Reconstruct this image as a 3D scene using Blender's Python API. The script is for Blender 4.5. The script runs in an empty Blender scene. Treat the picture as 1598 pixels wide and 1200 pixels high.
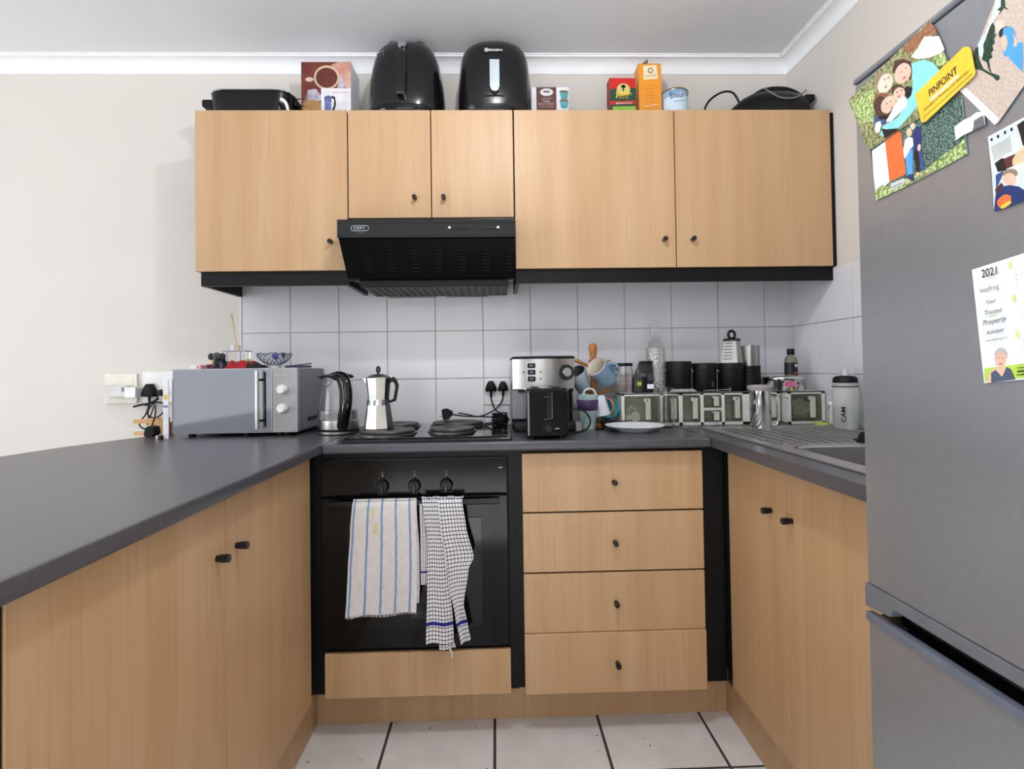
import bpy, bmesh, math, random
from mathutils import Vector, Matrix
random.seed(7)
PI = math.pi
SC = bpy.context.scene
COL = SC.collection

# ------------------------------------------------------------------ camera, light, exposure
cam = bpy.data.cameras.new('camera')
cam.sensor_fit = 'HORIZONTAL'; cam.sensor_width = 36.0
cam.lens = 36.0 * 861.6 / 1598.0
cam.shift_y = -38.5 / 1598.0
cam.clip_start = 0.02
camo = bpy.data.objects.new('camera', cam); COL.objects.link(camo)
YAW, PIT, ROL = .0292, .0182, .0146
fwd = Vector((math.sin(YAW) * math.cos(PIT), math.cos(YAW) * math.cos(PIT), math.sin(PIT)))
rt0 = Vector((math.cos(YAW), -math.sin(YAW), 0)); up0 = rt0.cross(fwd)
# the photograph is turned slightly: level lines rise to the right
rt = rt0 * math.cos(ROL) - up0 * math.sin(ROL)
up = rt0 * math.sin(ROL) + up0 * math.cos(ROL)
camo.matrix_world = Matrix(((rt.x, up.x, -fwd.x, 0), (rt.y, up.y, -fwd.y, -2.3268), (rt.z, up.z, -fwd.z, 1.1634), (0, 0, 0, 1)))
SC.camera = camo

w = bpy.data.worlds.new('daylight'); SC.world = w; w.use_nodes = True
nt = w.node_tree; bg = nt.nodes['Background']
tc = nt.nodes.new('ShaderNodeTexCoord'); sx = nt.nodes.new('ShaderNodeSeparateXYZ')
mr = nt.nodes.new('ShaderNodeMapRange'); cr = nt.nodes.new('ShaderNodeMix'); cr.data_type = 'RGBA'
nt.links.new(tc.outputs['Generated'], sx.inputs[0]); nt.links.new(sx.outputs['X'], mr.inputs[0])
mr.inputs[1].default_value = -1; mr.inputs[2].default_value = 1; mr.inputs[3].default_value = 1; mr.inputs[4].default_value = 0
nt.links.new(mr.outputs[0], cr.inputs[0])
cr.inputs[6].default_value = (.40, .40, .40, 1); cr.inputs[7].default_value = (.76, .80, .85, 1)
nt.links.new(cr.outputs[2], bg.inputs[0]); bg.inputs[1].default_value = 0.67

def area(name, loc, target, size, sizey, power, color):
    l = bpy.data.lights.new(name, 'AREA'); l.shape = 'RECTANGLE'; l.size = size; l.size_y = sizey; l.energy = power; l.color = color
    o = bpy.data.objects.new(name, l); COL.objects.link(o); o.location = loc
    o.rotation_euler = (Vector(target) - Vector(loc)).to_track_quat('-Z', 'Y').to_euler(); return o
area('window_daylight', (-3.9, -2.7, 1.4), (1.3, -1.5, 1.6), 1.8, 1.5, 33, (.93, .97, 1.0))
area('rear_window_daylight', (-0.6, -4.9, 1.5), (0.1, 0, 1.2), 2.2, 1.6, 17, (.95, .97, 1.0))
sl = bpy.data.lights.new('added_bounce_sun', 'SUN'); sl.energy = 13.0; sl.angle = .02; sl.color = (.95, .97, 1.0)
so = bpy.data.objects.new('added_bounce_sun', sl); COL.objects.link(so); so.location = (0, -9, 6)
so.rotation_euler = Vector((0, math.cos(math.radians(46)), -math.sin(math.radians(46)))).to_track_quat('-Z', 'Y').to_euler()   # added sun: strikes the floor behind the camera so its bounce brightens the ceiling
LAMP = (0.06, -1.40, 2.40)
l = bpy.data.lights.new('ceiling_bulb', 'POINT'); l.energy = 22; l.shadow_soft_size = 0.035; l.color = (.95, .97, 1.0)
o = bpy.data.objects.new('ceiling_bulb', l); COL.objects.link(o); o.location = LAMP

SC.view_settings.view_transform = 'Standard'; SC.view_settings.look = 'None'
SC.view_settings.gamma = 1.0; SC.view_settings.use_curve_mapping = False
SC.view_settings.exposure = 0.35

# ------------------------------------------------------------------ materials
def lin(c):
    c = c / 255.0
    return c / 12.92 if c <= .04045 else ((c + .055) / 1.055) ** 2.4
def rgb(c): return (lin(c[0]), lin(c[1]), lin(c[2]), 1)
MATS = {}
def mat(name, col=(128, 128, 128), rough=.5, metal=0, spec=.5, trans=0, ior=1.45, alpha=1, var=.06, scale=18, bump=0, coat=0, stretch=None, emis=0, col2=None, rvar=.0, hard=.2):
    if name in MATS: return MATS[name]
    m = bpy.data.materials.new(name); m.use_nodes = True; t = m.node_tree; p = t.nodes['Principled BSDF']
    p.inputs['Roughness'].default_value = rough; p.inputs['Metallic'].default_value = metal
    p.inputs['Specular IOR Level'].default_value = spec; p.inputs['Transmission Weight'].default_value = trans
    p.inputs['IOR'].default_value = ior; p.inputs['Coat Weight'].default_value = coat; p.inputs['Coat Roughness'].default_value = .08
    c = rgb(col)
    if emis:
        p.inputs['Emission Color'].default_value = c; p.inputs['Emission Strength'].default_value = emis
    tcn = t.nodes.new('ShaderNodeTexCoord'); mp = t.nodes.new('ShaderNodeMapping'); t.links.new(tcn.outputs['Object'], mp.inputs[0])
    if stretch: mp.inputs['Scale'].default_value = stretch
    n = t.nodes.new('ShaderNodeTexNoise'); n.inputs['Scale'].default_value = scale; n.inputs['Detail'].default_value = 5
    t.links.new(mp.outputs[0], n.inputs['Vector'])
    mx = t.nodes.new('ShaderNodeMix'); mx.data_type = 'RGBA'
    rp = t.nodes.new('ShaderNodeMapRange'); rp.inputs[1].default_value = .5 - hard; rp.inputs[2].default_value = .5 + hard
    t.links.new(n.outputs['Fac'], rp.inputs[0]); t.links.new(rp.outputs[0], mx.inputs[0])
    b = rgb(col2) if col2 else tuple(min(1, x * (1 - 2 * var)) for x in c[:3]) + (1,)
    a = c if col2 else tuple(min(1, x * (1 + var)) for x in c[:3]) + (1,)
    mx.inputs[6].default_value = b; mx.inputs[7].default_value = a
    t.links.new(mx.outputs[2], p.inputs['Base Color'])
    if rvar:
        rr = t.nodes.new('ShaderNodeMapRange'); rr.inputs[3].default_value = max(0, rough - rvar); rr.inputs[4].default_value = rough + rvar
        t.links.new(n.outputs['Fac'], rr.inputs[0]); t.links.new(rr.outputs[0], p.inputs['Roughness'])
    if bump:
        bn = t.nodes.new('ShaderNodeBump'); bn.inputs['Strength'].default_value = bump; bn.inputs['Distance'].default_value = .002
        t.links.new(n.outputs['Fac'], bn.inputs['Height']); t.links.new(bn.outputs[0], p.inputs['Normal'])
    if alpha < 1: p.inputs['Alpha'].default_value = alpha
    MATS[name] = m; return m

def wood(name, c1, c2, c3, rough=.42):
    m = bpy.data.materials.new(name); m.use_nodes = True; t = m.node_tree; p = t.nodes['Principled BSDF']
    p.inputs['Roughness'].default_value = rough; p.inputs['Specular IOR Level'].default_value = .45
    tcn = t.nodes.new('ShaderNodeTexCoord'); oi = t.nodes.new('ShaderNodeObjectInfo')
    ad = t.nodes.new('ShaderNodeVectorMath'); ad.operation = 'ADD'
    sc_ = t.nodes.new('ShaderNodeVectorMath'); sc_.operation = 'SCALE'; sc_.inputs['Scale'].default_value = 7
    cb = t.nodes.new('ShaderNodeCombineXYZ'); t.links.new(oi.outputs['Random'], cb.inputs[0]); t.links.new(oi.outputs['Random'], cb.inputs[2])
    t.links.new(cb.outputs[0], sc_.inputs[0]); t.links.new(tcn.outputs['Object'], ad.inputs[0]); t.links.new(sc_.outputs[0], ad.inputs[1])
    def noise(s, sc, det):
        mp = t.nodes.new('ShaderNodeMapping'); mp.inputs['Scale'].default_value = s; t.links.new(ad.outputs[0], mp.inputs[0])
        n = t.nodes.new('ShaderNodeTexNoise'); n.inputs['Scale'].default_value = sc; n.inputs['Detail'].default_value = det
        t.links.new(mp.outputs[0], n.inputs['Vector']); return n
    a = noise((1, 1, .07), 14, 3); b = noise((1, 1, .02), 150, 3)
    r1 = t.nodes.new('ShaderNodeMapRange'); r1.inputs[1].default_value = .3; r1.inputs[2].default_value = .7; t.links.new(a.outputs['Fac'], r1.inputs[0])
    mx = t.nodes.new('ShaderNodeMix'); mx.data_type = 'RGBA'; mx.inputs[6].default_value = rgb(c1); mx.inputs[7].default_value = rgb(c2); t.links.new(r1.outputs[0], mx.inputs[0])
    r2 = t.nodes.new('ShaderNodeMapRange'); r2.inputs[1].default_value = .52; r2.inputs[2].default_value = .75; r2.inputs[4].default_value = .42; t.links.new(b.outputs['Fac'], r2.inputs[0])
    m2 = t.nodes.new('ShaderNodeMix'); m2.data_type = 'RGBA'; t.links.new(mx.outputs[2], m2.inputs[6]); m2.inputs[7].default_value = rgb(c3); t.links.new(r2.outputs[0], m2.inputs[0])
    t.links.new(m2.outputs[2], p.inputs['Base Color']); MATS[name] = m; return m

BEECH = wood('beech_laminate', (195, 161, 122), (184, 147, 106), (168, 130, 90))
EDGE = mat('beech_edge', (222, 188, 142), .45)
PINE = wood('varnished_pine', (196, 130, 66), (176, 108, 48), (140, 80, 34), .3)
CARC = mat('black_carcass', (16, 16, 18), .4, spec=.25)
KNOB = mat('black_knob', (16, 16, 18), .3)
TOP = mat('slate_worktop', (78, 77, 82), .30, spec=.5, var=.10, scale=160, bump=.03, rvar=.05)
WALL = mat('beige_paint', (220, 214, 207), .85, spec=.2, var=.012, scale=3, bump=.04)
CEIL = mat('ceiling_paint', (240, 241, 244), .9, spec=.1, var=.01, scale=2)
CORN = mat('cornice_white', (250, 251, 253), .6, var=.01)
TILE = mat('white_glazed_tile', (228, 226, 230), .16, spec=.5, var=.012, scale=4)
GROUT = mat('tile_grout', (190, 180, 166), .9, var=.12, scale=40)
FGROUT = mat('floor_grout', (72, 66, 64), .9, var=.15, scale=60)
BLKG = mat('black_gloss', (10, 10, 12), .08, spec=.45)
BLKS = mat('black_satin', (14, 14, 16), .30, spec=.35)
BLKM = mat('black_matt', (15, 15, 16), .5, spec=.3)
RUBB = mat('black_rubber', (13, 13, 14), .5, spec=.3)
STEEL = mat('brushed_steel', (186, 184, 180), .34, metal=1, var=.05, scale=60, stretch=(1, 1, .05), rvar=.06)
STEELD = mat('sink_steel', (184, 183, 180), .36, metal=.85, var=.03, scale=6, rvar=.03)
CHROME = mat('chrome', (214, 214, 214), .1, metal=1, var=.02)
ALU = mat('aluminium', (205, 203, 200), .22, metal=1, var=.05, scale=25)
WPL = mat('white_plastic', (236, 236, 234), .35)
CREAM = mat('cream_plastic', (232, 228, 214), .4)
GREYP = mat('grey_plastic', (120, 122, 124), .4)
GLASS = mat('clear_glass', (255, 255, 255), .01, trans=1, ior=1.36, var=0)
SMOKE = mat('smoky_drawer_plastic', (214, 212, 192), .10, trans=.9, ior=1.06, var=.03, alpha=.62)
FRIDGE = mat('fridge_grey', (160, 162, 166), .30, metal=.6, var=.02, scale=60, rvar=.03)
FRIDGET = mat('fridge_trim', (122, 126, 132), .4, metal=.3)
IRON = mat('cast_hotplate', (70, 64, 60), .45, metal=.5, var=.15, scale=40)
LETT = mat('white_print', (225, 225, 225), .6)
DIMLETT = mat('dim_print', (110, 110, 112), .5)

# ------------------------------------------------------------------ mesh building
LOC = {}
class MB:
    def __init__(s): s.bm = bmesh.new(); s.mats = []; s.uv = None
    def mi(s, m):
        if m not in s.mats: s.mats.append(m)
        return s.mats.index(m)
    def _merge(s, tb, m, M=None):
        if M is not None: bmesh.ops.transform(tb, matrix=M, verts=tb.verts)
        i = s.mi(m); mp = {}
        for v in tb.verts: mp[v] = s.bm.verts.new(v.co)
        for f in tb.faces:
            try: nf = s.bm.faces.new([mp[v] for v in f.verts]); nf.material_index = i; nf.smooth = True
            except ValueError: pass
        tb.free(); return s
    def box(s, x0, x1, y0, y1, z0, z1, m, bev=0, seg=2, M=None):
        tb = bmesh.new(); bmesh.ops.create_cube(tb, size=1)
        x0, x1 = min(x0, x1), max(x0, x1); y0, y1 = min(y0, y1), max(y0, y1); z0, z1 = min(z0, z1), max(z0, z1)
        for v in tb.verts: v.co = Vector(((x0 + x1) / 2 + v.co.x * (x1 - x0), (y0 + y1) / 2 + v.co.y * (y1 - y0), (z0 + z1) / 2 + v.co.z * (z1 - z0)))
        if bev: bmesh.ops.bevel(tb, geom=list(tb.edges), offset=min(bev, .49 * min(x1 - x0, y1 - y0, z1 - z0)), segments=seg, affect='EDGES', profile=.5)
        return s._merge(tb, m, M)
    def rbox(s, x0, x1, y0, y1, z0, z1, m, r, axis='z', bev=0, seg=5, M=None):
        """box whose four edges along one axis are rounded"""
        tb = bmesh.new(); bmesh.ops.create_cube(tb, size=1); k = 'xyz'.index(axis)
        for v in tb.verts: v.co = Vector(((x0 + x1) / 2 + v.co.x * (x1 - x0), (y0 + y1) / 2 + v.co.y * (y1 - y0), (z0 + z1) / 2 + v.co.z * (z1 - z0)))
        es = [e for e in tb.edges if abs((e.verts[0].co - e.verts[1].co)[k]) > 1e-6]
        bmesh.ops.bevel(tb, geom=es, offset=r, segments=seg, affect='EDGES', profile=.5)
        if bev:
            es = [e for e in tb.edges if len(e.link_faces) == 2 and e.calc_face_angle(0) > .9]
            bmesh.ops.bevel(tb, geom=es, offset=bev, segments=2, affect='EDGES', profile=.5)
        return s._merge(tb, m, M)
    def lathe(s, prof, m, c=(0, 0, 0), seg=32, M=None, cap=True, sq=None):
        tb = bmesh.new(); rings = []
        for r, z in prof:
            if r < 1e-6: rings.append([tb.verts.new((c[0], c[1], c[2] + z))])
            else:
                rg = []
                for i in range(seg):
                    a = 2 * PI * i / seg; q = 1 if not sq else sq(a)
                    rg.append(tb.verts.new((c[0] + r * q * math.cos(a), c[1] + r * q * math.sin(a), c[2] + z)))
                rings.append(rg)
        for a, b in zip(rings, rings[1:]):
            if len(a) == 1 and len(b) == 1: continue
            for i in range(seg):
                j = (i + 1) % seg
                if len(a) == 1: tb.faces.new((a[0], b[j], b[i]))
                elif len(b) == 1: tb.faces.new((a[i], a[j], b[0]))
                else: tb.faces.new((a[i], a[j], b[j], b[i]))
        if cap:
            if len(rings[0]) > 1: tb.faces.new(list(reversed(rings[0])))
            if len(rings[-1]) > 1: tb.faces.new(rings[-1])
        bmesh.ops.recalc_face_normals(tb, faces=tb.faces)
        return s._merge(tb, m, M)
    def cyl(s, p0, p1, r, m, seg=20, r2=None, bev=0):
        p0, p1 = Vector(p0), Vector(p1); d = p1 - p0; h = d.length
        M = Matrix.Translation(p0) @ d.to_track_quat('Z', 'Y').to_matrix().to_4x4(); r2 = r if r2 is None else r2
        pr = [(r, 0), (r2, h)] if not bev else [(r - bev, 0), (r, bev), (r2, h - bev), (r2 - bev, h)]
        return s.lathe(pr, m, seg=seg, M=M)
    def tube(s, pts, r, m, seg=8, res=6, closed=False, smooth=True):
        P = [Vector(p) for p in pts]
        if smooth and len(P) > 2:
            Q = []; n = len(P); rng = range(n if closed else n - 1)
            for i in rng:
                a = P[(i - 1) % n] if closed or i > 0 else P[0]; b = P[i]; c = P[(i + 1) % n]; d = P[(i + 2) % n] if closed or i + 2 < n else P[-1]
                for k in range(res):
                    t = k / res; t2 = t * t; t3 = t2 * t
                    Q.append(.5 * ((2 * b) + (c - a) * t + (2 * a - 5 * b + 4 * c - d) * t2 + (3 * b - a - 3 * c + d) * t3))
            if not closed: Q.append(P[-1])
            P = Q
        tb = bmesh.new(); rings = []; n = len(P); prev = None
        for i in range(n):
            if closed: t = P[(i + 1) % n] - P[(i - 1) % n]
            else: t = P[min(i + 1, n - 1)] - P[max(i - 1, 0)]
            if t.length < 1e-9: t = Vector((0, 0, 1))
            t.normalize()
            if prev is None: u = t.orthogonal().normalized()
            else:
                u = prev - t * prev.dot(t); u = u.normalized() if u.length > 1e-6 else t.orthogonal().normalized()
            prev = u; v = t.cross(u); rr = r(i / (n - 1)) if callable(r) else r
            rings.append([tb.verts.new(P[i] + (u * math.cos(2 * PI * k / seg) + v * math.sin(2 * PI * k / seg)) * rr) for k in range(seg)])
        pr = list(zip(rings, rings[1:])) + ([(rings[-1], rings[0])] if closed else [])
        for a, b in pr:
            for k in range(seg): tb.faces.new((a[k], a[(k + 1) % seg], b[(k + 1) % seg], b[k]))
        if not closed: tb.faces.new(list(reversed(rings[0]))); tb.faces.new(rings[-1])
        return s._merge(tb, m)
    def prism(s, pts, axis, a0, a1, m, bev=0, M=None):
        """polygon in the plane across `axis` (x: (y,z), y: (x,z), z: (x,y)) pushed from a0 to a1"""
        tb = bmesh.new()
        def P(p, a): return {'x': (a, p[0], p[1]), 'y': (p[0], a, p[1]), 'z': (p[0], p[1], a)}[axis]
        A = [tb.verts.new(P(p, a0)) for p in pts]; Bv = [tb.verts.new(P(p, a1)) for p in pts]; n = len(pts)
        tb.faces.new(A); tb.faces.new(list(reversed(Bv)))
        for i in range(n): tb.faces.new((A[i], A[(i + 1) % n], Bv[(i + 1) % n], Bv[i]))
        bmesh.ops.recalc_face_normals(tb, faces=tb.faces)
        if bev:
            bmesh.ops.bevel(tb, geom=list(tb.edges), offset=bev, segments=2, affect='EDGES', profile=.5)
        return s._merge(tb, m, M)
    def ell(s, c, r, m, u=20, v=12, M=None):
        tb = bmesh.new(); bmesh.ops.create_uvsphere(tb, u_segments=u, v_segments=v, radius=1)
        for q in tb.verts: q.co = Vector((c[0] + q.co.x * r[0], c[1] + q.co.y * r[1], c[2] + q.co.z * r[2]))
        return s._merge(tb, m, M)
    def loft(s, secs, m, cap=True, M=None):
        """secs: list of rings of points with equal count"""
        tb = bmesh.new(); R = [[tb.verts.new(p) for p in sec] for sec in secs]; n = len(secs[0])
        for a, b in zip(R, R[1:]):
            for i in range(n): tb.faces.new((a[i], a[(i + 1) % n], b[(i + 1) % n], b[i]))
        if cap: tb.faces.new(list(reversed(R[0]))); tb.faces.new(R[-1])
        bmesh.ops.recalc_face_normals(tb, faces=tb.faces)
        return s._merge(tb, m, M)
    def grid(s, fn, nu, nv, m):
        uvl = s.bm.loops.layers.uv.verify(); i = s.mi(m)
        V = [[s.bm.verts.new(fn(a / nu, b / nv)) for b in range(nv + 1)] for a in range(nu + 1)]
        for a in range(nu):
            for b in range(nv):
                f = s.bm.faces.new((V[a][b], V[a + 1][b], V[a + 1][b + 1], V[a][b + 1])); f.material_index = i; f.smooth = True
                for lp, (p, q) in zip(f.loops, ((a, b), (a + 1, b), (a + 1, b + 1), (a, b + 1))): lp[uvl].uv = (p / nu, q / nv)
        return s
    def build(s, name, parent=None, world=True, ang=38, mods=None):
        me = bpy.data.meshes.new(name)
        if world and parent is not None:
            L = LOC.get(parent.name, Vector((0, 0, 0)))
            bmesh.ops.translate(s.bm, verts=s.bm.verts, vec=-L)
        s.bm.to_mesh(me); s.bm.free()
        for m in s.mats: me.materials.append(m)
        me.set_sharp_from_angle(angle=math.radians(ang))
        o = bpy.data.objects.new(name, me); COL.objects.link(o)
        if parent is not None: o.parent = parent; LOC[o.name] = LOC.get(parent.name, Vector((0, 0, 0)))
        else: LOC[o.name] = Vector((0, 0, 0))
        if ang <= 40:
            wn = o.modifiers.new('even_shading', 'WEIGHTED_NORMAL'); wn.keep_sharp = True
        if mods == 'solid': md = o.modifiers.new('thickness', 'SOLIDIFY'); md.thickness = .003; md.offset = 0
        return o
def recenter(o, loc):
    loc = Vector(loc); o.data.transform(Matrix.Translation(-loc)); o.location = loc; LOC[o.name] = loc
def tag(o, label, cat, group=None):
    o['label'] = label; o['category'] = cat
    if group: o['group'] = group
    return o
def thing(name, label, cat, loc=(0, 0, 0), rz=0, group=None):
    o = bpy.data.objects.new(name, None); COL.objects.link(o); o.location = loc; o.rotation_euler = (0, 0, rz); o.empty_display_size = .05
    LOC[o.name] = Vector(loc); return tag(o, label, cat, group)
def struct(mb, name, ang=38):
    o = mb.build(name, ang=ang); o['kind'] = 'structure'; return o
def single(mb, name, label, cat, loc, group=None, **k):
    o = mb.build(name, **k); recenter(o, loc); return tag(o, label, cat, group)
def copy_tree(o, parent=None):
    c = o.copy(); COL.objects.link(c)
    if parent is not None: c.parent = parent
    LOC[c.name] = LOC.get(o.name, Vector((0, 0, 0)))
    for ch in [q for q in bpy.data.objects if q.parent == o]: copy_tree(ch, c)
    return c
def lettering(body, p0, p1, upv, m, parent, name='lettering', depth=.0004, maxh=None, shear=0, bold=0):
    """raised print running from p0 to p1, letters standing along upv"""
    cu = bpy.data.curves.new('t', 'FONT'); cu.body = body; cu.size = 1; cu.extrude = 0; cu.shear = shear; cu.offset = bold
    to = bpy.data.objects.new('t', cu); COL.objects.link(to)
    dg = bpy.context.evaluated_depsgraph_get(); me = bpy.data.meshes.new_from_object(to.evaluated_get(dg))
    bpy.data.objects.remove(to); me.name = name
    xs = [v.co.x for v in me.vertices]; x0, x1 = min(xs), max(xs)
    p0 = Vector(p0); p1 = Vector(p1); d = p1 - p0; k = d.length / (x1 - x0); X = d.normalized()
    U = Vector(upv); U = (U - X * U.dot(X)).normalized(); N = X.cross(U)
    ky = k if not maxh else maxh / .72
    L = LOC.get(parent.name, Vector((0, 0, 0))) if parent else Vector((0, 0, 0))
    for v in me.vertices: v.co = p0 + X * (v.co.x - x0) * k + U * v.co.y * ky + N * depth - L
    me.materials.clear(); me.materials.append(m)
    o = bpy.data.objects.new(name, me); COL.objects.link(o)
    if parent: o.parent = parent; LOC[o.name] = L
    return o

# ================================================================== the room
XR = 1.275; CZ = 2.479
b = MB(); b.box(-4.2, XR + .1, 0, .12, -.1, 2.62, WALL); struct(b, 'wall_back')
b = MB(); b.box(XR, XR + .12, -5.0, 0, -.1, 2.62, WALL); struct(b, 'wall_right')
b = MB(); b.box(-4.2, XR, -5.0, 0, CZ, CZ + .1, CEIL); struct(b, 'ceiling')
# floor: square ceramic tiles on dark grout
FT = mat('floor_ceramic', (226, 223, 220), .38, var=.05, scale=9, rvar=.06)
def speckle(m, amt):
    t = m.node_tree; p = t.nodes['Principled BSDF']; old = p.inputs['Base Color'].links[0].from_socket
    tcn = t.nodes.new('ShaderNodeTexCoord'); v = t.nodes.new('ShaderNodeTexVoronoi'); v.inputs['Scale'].default_value = 26
    n = t.nodes.new('ShaderNodeTexNoise'); n.inputs['Scale'].default_value = 60
    t.links.new(tcn.outputs['Object'], v.inputs['Vector']); t.links.new(tcn.outputs['Object'], n.inputs['Vector'])
    sc = t.nodes.new('ShaderNodeSeparateColor'); t.links.new(v.outputs['Color'], sc.inputs[0])
    th = t.nodes.new('ShaderNodeMath'); th.operation = 'MULTIPLY'; th.inputs[1].default_value = amt; t.links.new(sc.outputs[0], th.inputs[0])
    th2 = t.nodes.new('ShaderNodeMath'); th2.operation = 'SUBTRACT'; th2.inputs[1].default_value = amt * .45; t.links.new(th.outputs[0], th2.inputs[0])
    lt = t.nodes.new('ShaderNodeMath'); lt.operation = 'LESS_THAN'; t.links.new(v.outputs['Distance'], lt.inputs[0]); t.links.new(th2.outputs[0], lt.inputs[1])
    mx = t.nodes.new('ShaderNodeMix'); mx.data_type = 'RGBA'; t.links.new(lt.outputs[0], mx.inputs[0]); t.links.new(old, mx.inputs[6]); mx.inputs[7].default_value = rgb((74, 62, 54))
    t.links.new(mx.outputs[2], p.inputs['Base Color'])
speckle(FT, .21)
b = MB(); b.box(-4.2, XR, -5.0, 0, -.1, -.0035, FGROUT)
G = .0045
for i in range(-11, 3):
    for j in range(-12, 2):
        x0 = -.02 + .343 * i + G; x1 = x0 + .343 - 2 * G; y0 = -.718 + .343 * j + G; y1 = y0 + .343 - 2 * G
        x1 = min(x1, XR); y1 = min(y1, 0)
        if x1 - x0 > .01 and y1 - y0 > .01: b.box(x0, x1, y0, y1, -.003, 0, FT, .0012, 1)
struct(b, 'floor')
# glazed wall tiles
b = MB(); b.box(-1.052, XR, -.0035, 0, .80, 1.531, GROUT)
for i in range(12):
    for z0 in (.931, 1.131, 1.331):
        x0 = -1.052 + .2 * i + .0015; x1 = min(x0 + .197, XR - .0005)
        b.box(x0, x1, -.0075, -.002, z0 + .0015, z0 + .1985, TILE, .0012, 2)
b.box(-1.060, -1.052, -.0095, 0, .80, 1.531, WPL)
struct(b, 'trim_1')
b = MB(); b.box(XR - .0035, XR, -2.2, 0, .80, 1.531, GROUT)
for i in range(11):
    for z0 in (.931, 1.131, 1.331):
        y1 = -.0075 - .2 * i; b.box(XR - .0075, XR - .002, y1 - .1985, y1 - .0015, z0 + .0015, z0 + .1985, TILE, .0012, 2)
struct(b, 'trim_2')
# plaster cornice
p = .059
prof = [(0, 0), (0, -.059), (.004, -.059), (.006, -.050)]
for k in range(9):
    a = k / 8 * PI / 2; prof.append((.006 + .040 * (1 - math.cos(a)), -.050 + .040 * math.sin(a)))
prof += [(.052, -.010), (.052, -.004), (.059, -.004), (.059, 0)]
b = MB()
b.prism([(-q[0], CZ + q[1]) for q in prof], 'x', -4.2, XR, CORN); struct(b, 'trim_3')
b = MB(); b.prism([(XR - q[0], CZ + q[1]) for q in prof], 'y', -5.0, -.0005, CORN); struct(b, 'trim_4')
# plinths (kickboards)
b = MB(); b.box(-.6075, .764, -.461, -.445, 0, .150, BEECH, .001); struct(b, 'baseboard_back')
b = MB(); b.box(-.6235, -.6080, -1.66, -.4455, 0, .150, BEECH, .001); struct(b, 'baseboard_left')
b = MB(); b.box(.7645, .780, -1.32, -.4455, 0, .150, BEECH, .001); struct(b, 'baseboard_right')

# ================================================================== cabinets
def knob(parent, p, d, r=.0085, ln=.027):
    """turned black knob standing out from p along d"""
    b = MB(); p = Vector(p); d = Vector(d).normalized()
    M = Matrix.Translation(p) @ d.to_track_quat('Z', 'Y').to_matrix().to_4x4()
    b.lathe([(r * .82, 0), (r * .82, ln * .2), (r * .96, ln * .3), (r, ln * .5), (r, ln * .95), (r * .88, ln), (0, ln)], KNOB, seg=18, M=M)
    b.lathe([(r * .35, ln * 1.001), (0, ln * 1.015)], BLKG, seg=12, M=M, cap=False)
    return b.build('knob', parent)
def panel(b, x0, x1, y0, y1, z0, z1): b.box(x0, x1, y0, y1, z0, z1, BEECH, .0025, 2)

ZU0, ZU1, YU = 1.533, 2.119, -.316
def upper(label, x0, x1, doors, zb, knobs, pelmet, sidew=(0, 0)):
    t = thing('wall_cabinet', label, 'cabinet', ((x0 + x1) / 2, -.15, zb))
    b = MB(); b.box(x0 + .002, x1 - .002, YU + .018, -.0105, zb + .002, ZU1 - .004, CARC); b.build('carcass', t)
    for (a, c), kx in zip(doors, knobs):
        d = MB(); panel(d, a + .0017, c - .0017, YU, YU + .0165, zb, ZU1); dd = d.build('door', t)
        knob(dd, (kx[0], YU + .0003, kx[1]), (0, -1, 0))
    if pelmet:
        q = MB()
        for k in pelmet: q.box(*k, CARC, .001)
        q.build('pelmet', t)
    return t
upper('beech wall cabinet with one wide door left of the extractor hood', -1.077, -.5295, [(-1.077, -.5295)], ZU0, [(-.590, 1.635)],
      [(-1.064, -.5295, -.300, -.285, 1.482, 1.534), (-1.064, -1.048, -.2848, -.0105, 1.482, 1.534), (-.5455, -.5297, -.2848, -.0105, 1.482, 1.534)])
upper('short beech wall cabinet with two small doors above the extractor hood', -.5285, .0755, [(-.5285, -.2265), (-.2265, .0755)], 1.7225, [(-.286, 1.793), (-.181, 1.793)], None)
t = upper('long beech wall cabinet with two wide doors right of the extractor hood', .0765, 1.2735, [(.0765, .672), (.672, 1.262)], ZU0, [(.626, 1.635), (.731, 1.635)],
      [(.0767, 1.2735, -.300, -.285, 1.482, 1.534), (.0767, .092, -.2848, -.0105, 1.482, 1.534)])
b = MB(); b.box(1.263, 1.2745, -.314, -.2985, 1.534, ZU1 - .01, CARC, .001); b.build('filler_strip', t)

# extractor hood
t = thing('extractor_hood', 'black slim extractor hood under the two small wall cabinet doors', 'extractor hood', (-.23, -.2, 1.46))
b = MB(); b.prism([(-.0105, 1.52), (-.0105, 1.716), (-.312, 1.716), (-.455, 1.676), (-.455, 1.618), (-.445, 1.614), (-.335, 1.500), (-.318, 1.493)], 'x', -.5275, .0725, BLKS, .0015); b.build('body', t)
b = MB(); b.box(-.5285, .0735, -.4615, -.4552, 1.616, 1.6785, mat('hood_fascia', (20, 20, 23), .2, spec=.4), .002)
b.box(-.526, .071, -.4635, -.4612, 1.664, 1.6665, BLKG); b.box(-.526, .071, -.4635, -.4612, 1.621, 1.6235, BLKG); b.build('front_panel', t)
n_ = Vector((0, -.114, -.110)).normalized()
dv = Vector((0, .110, -.114)); 
for gx in range(7):
    b = MB()
    for k in range(8):
        c0 = Vector((-.455 + gx * .083, -.445, 1.614)) + dv * (.18 + k * .09); c0 += Vector((0, -.0022, -.0022))
        b.tube([c0 + Vector((0, 0, 0)), c0 + Vector((.022, 0, 0))], .0014, mat('louvre_grey', (17, 17, 18), .45, spec=.3), 6, smooth=False)
    b.build('louvre', t)
b = MB(); b.box(-.49, .05, -.318, -.03, 1.474, 1.500, BLKM, .002)
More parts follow.
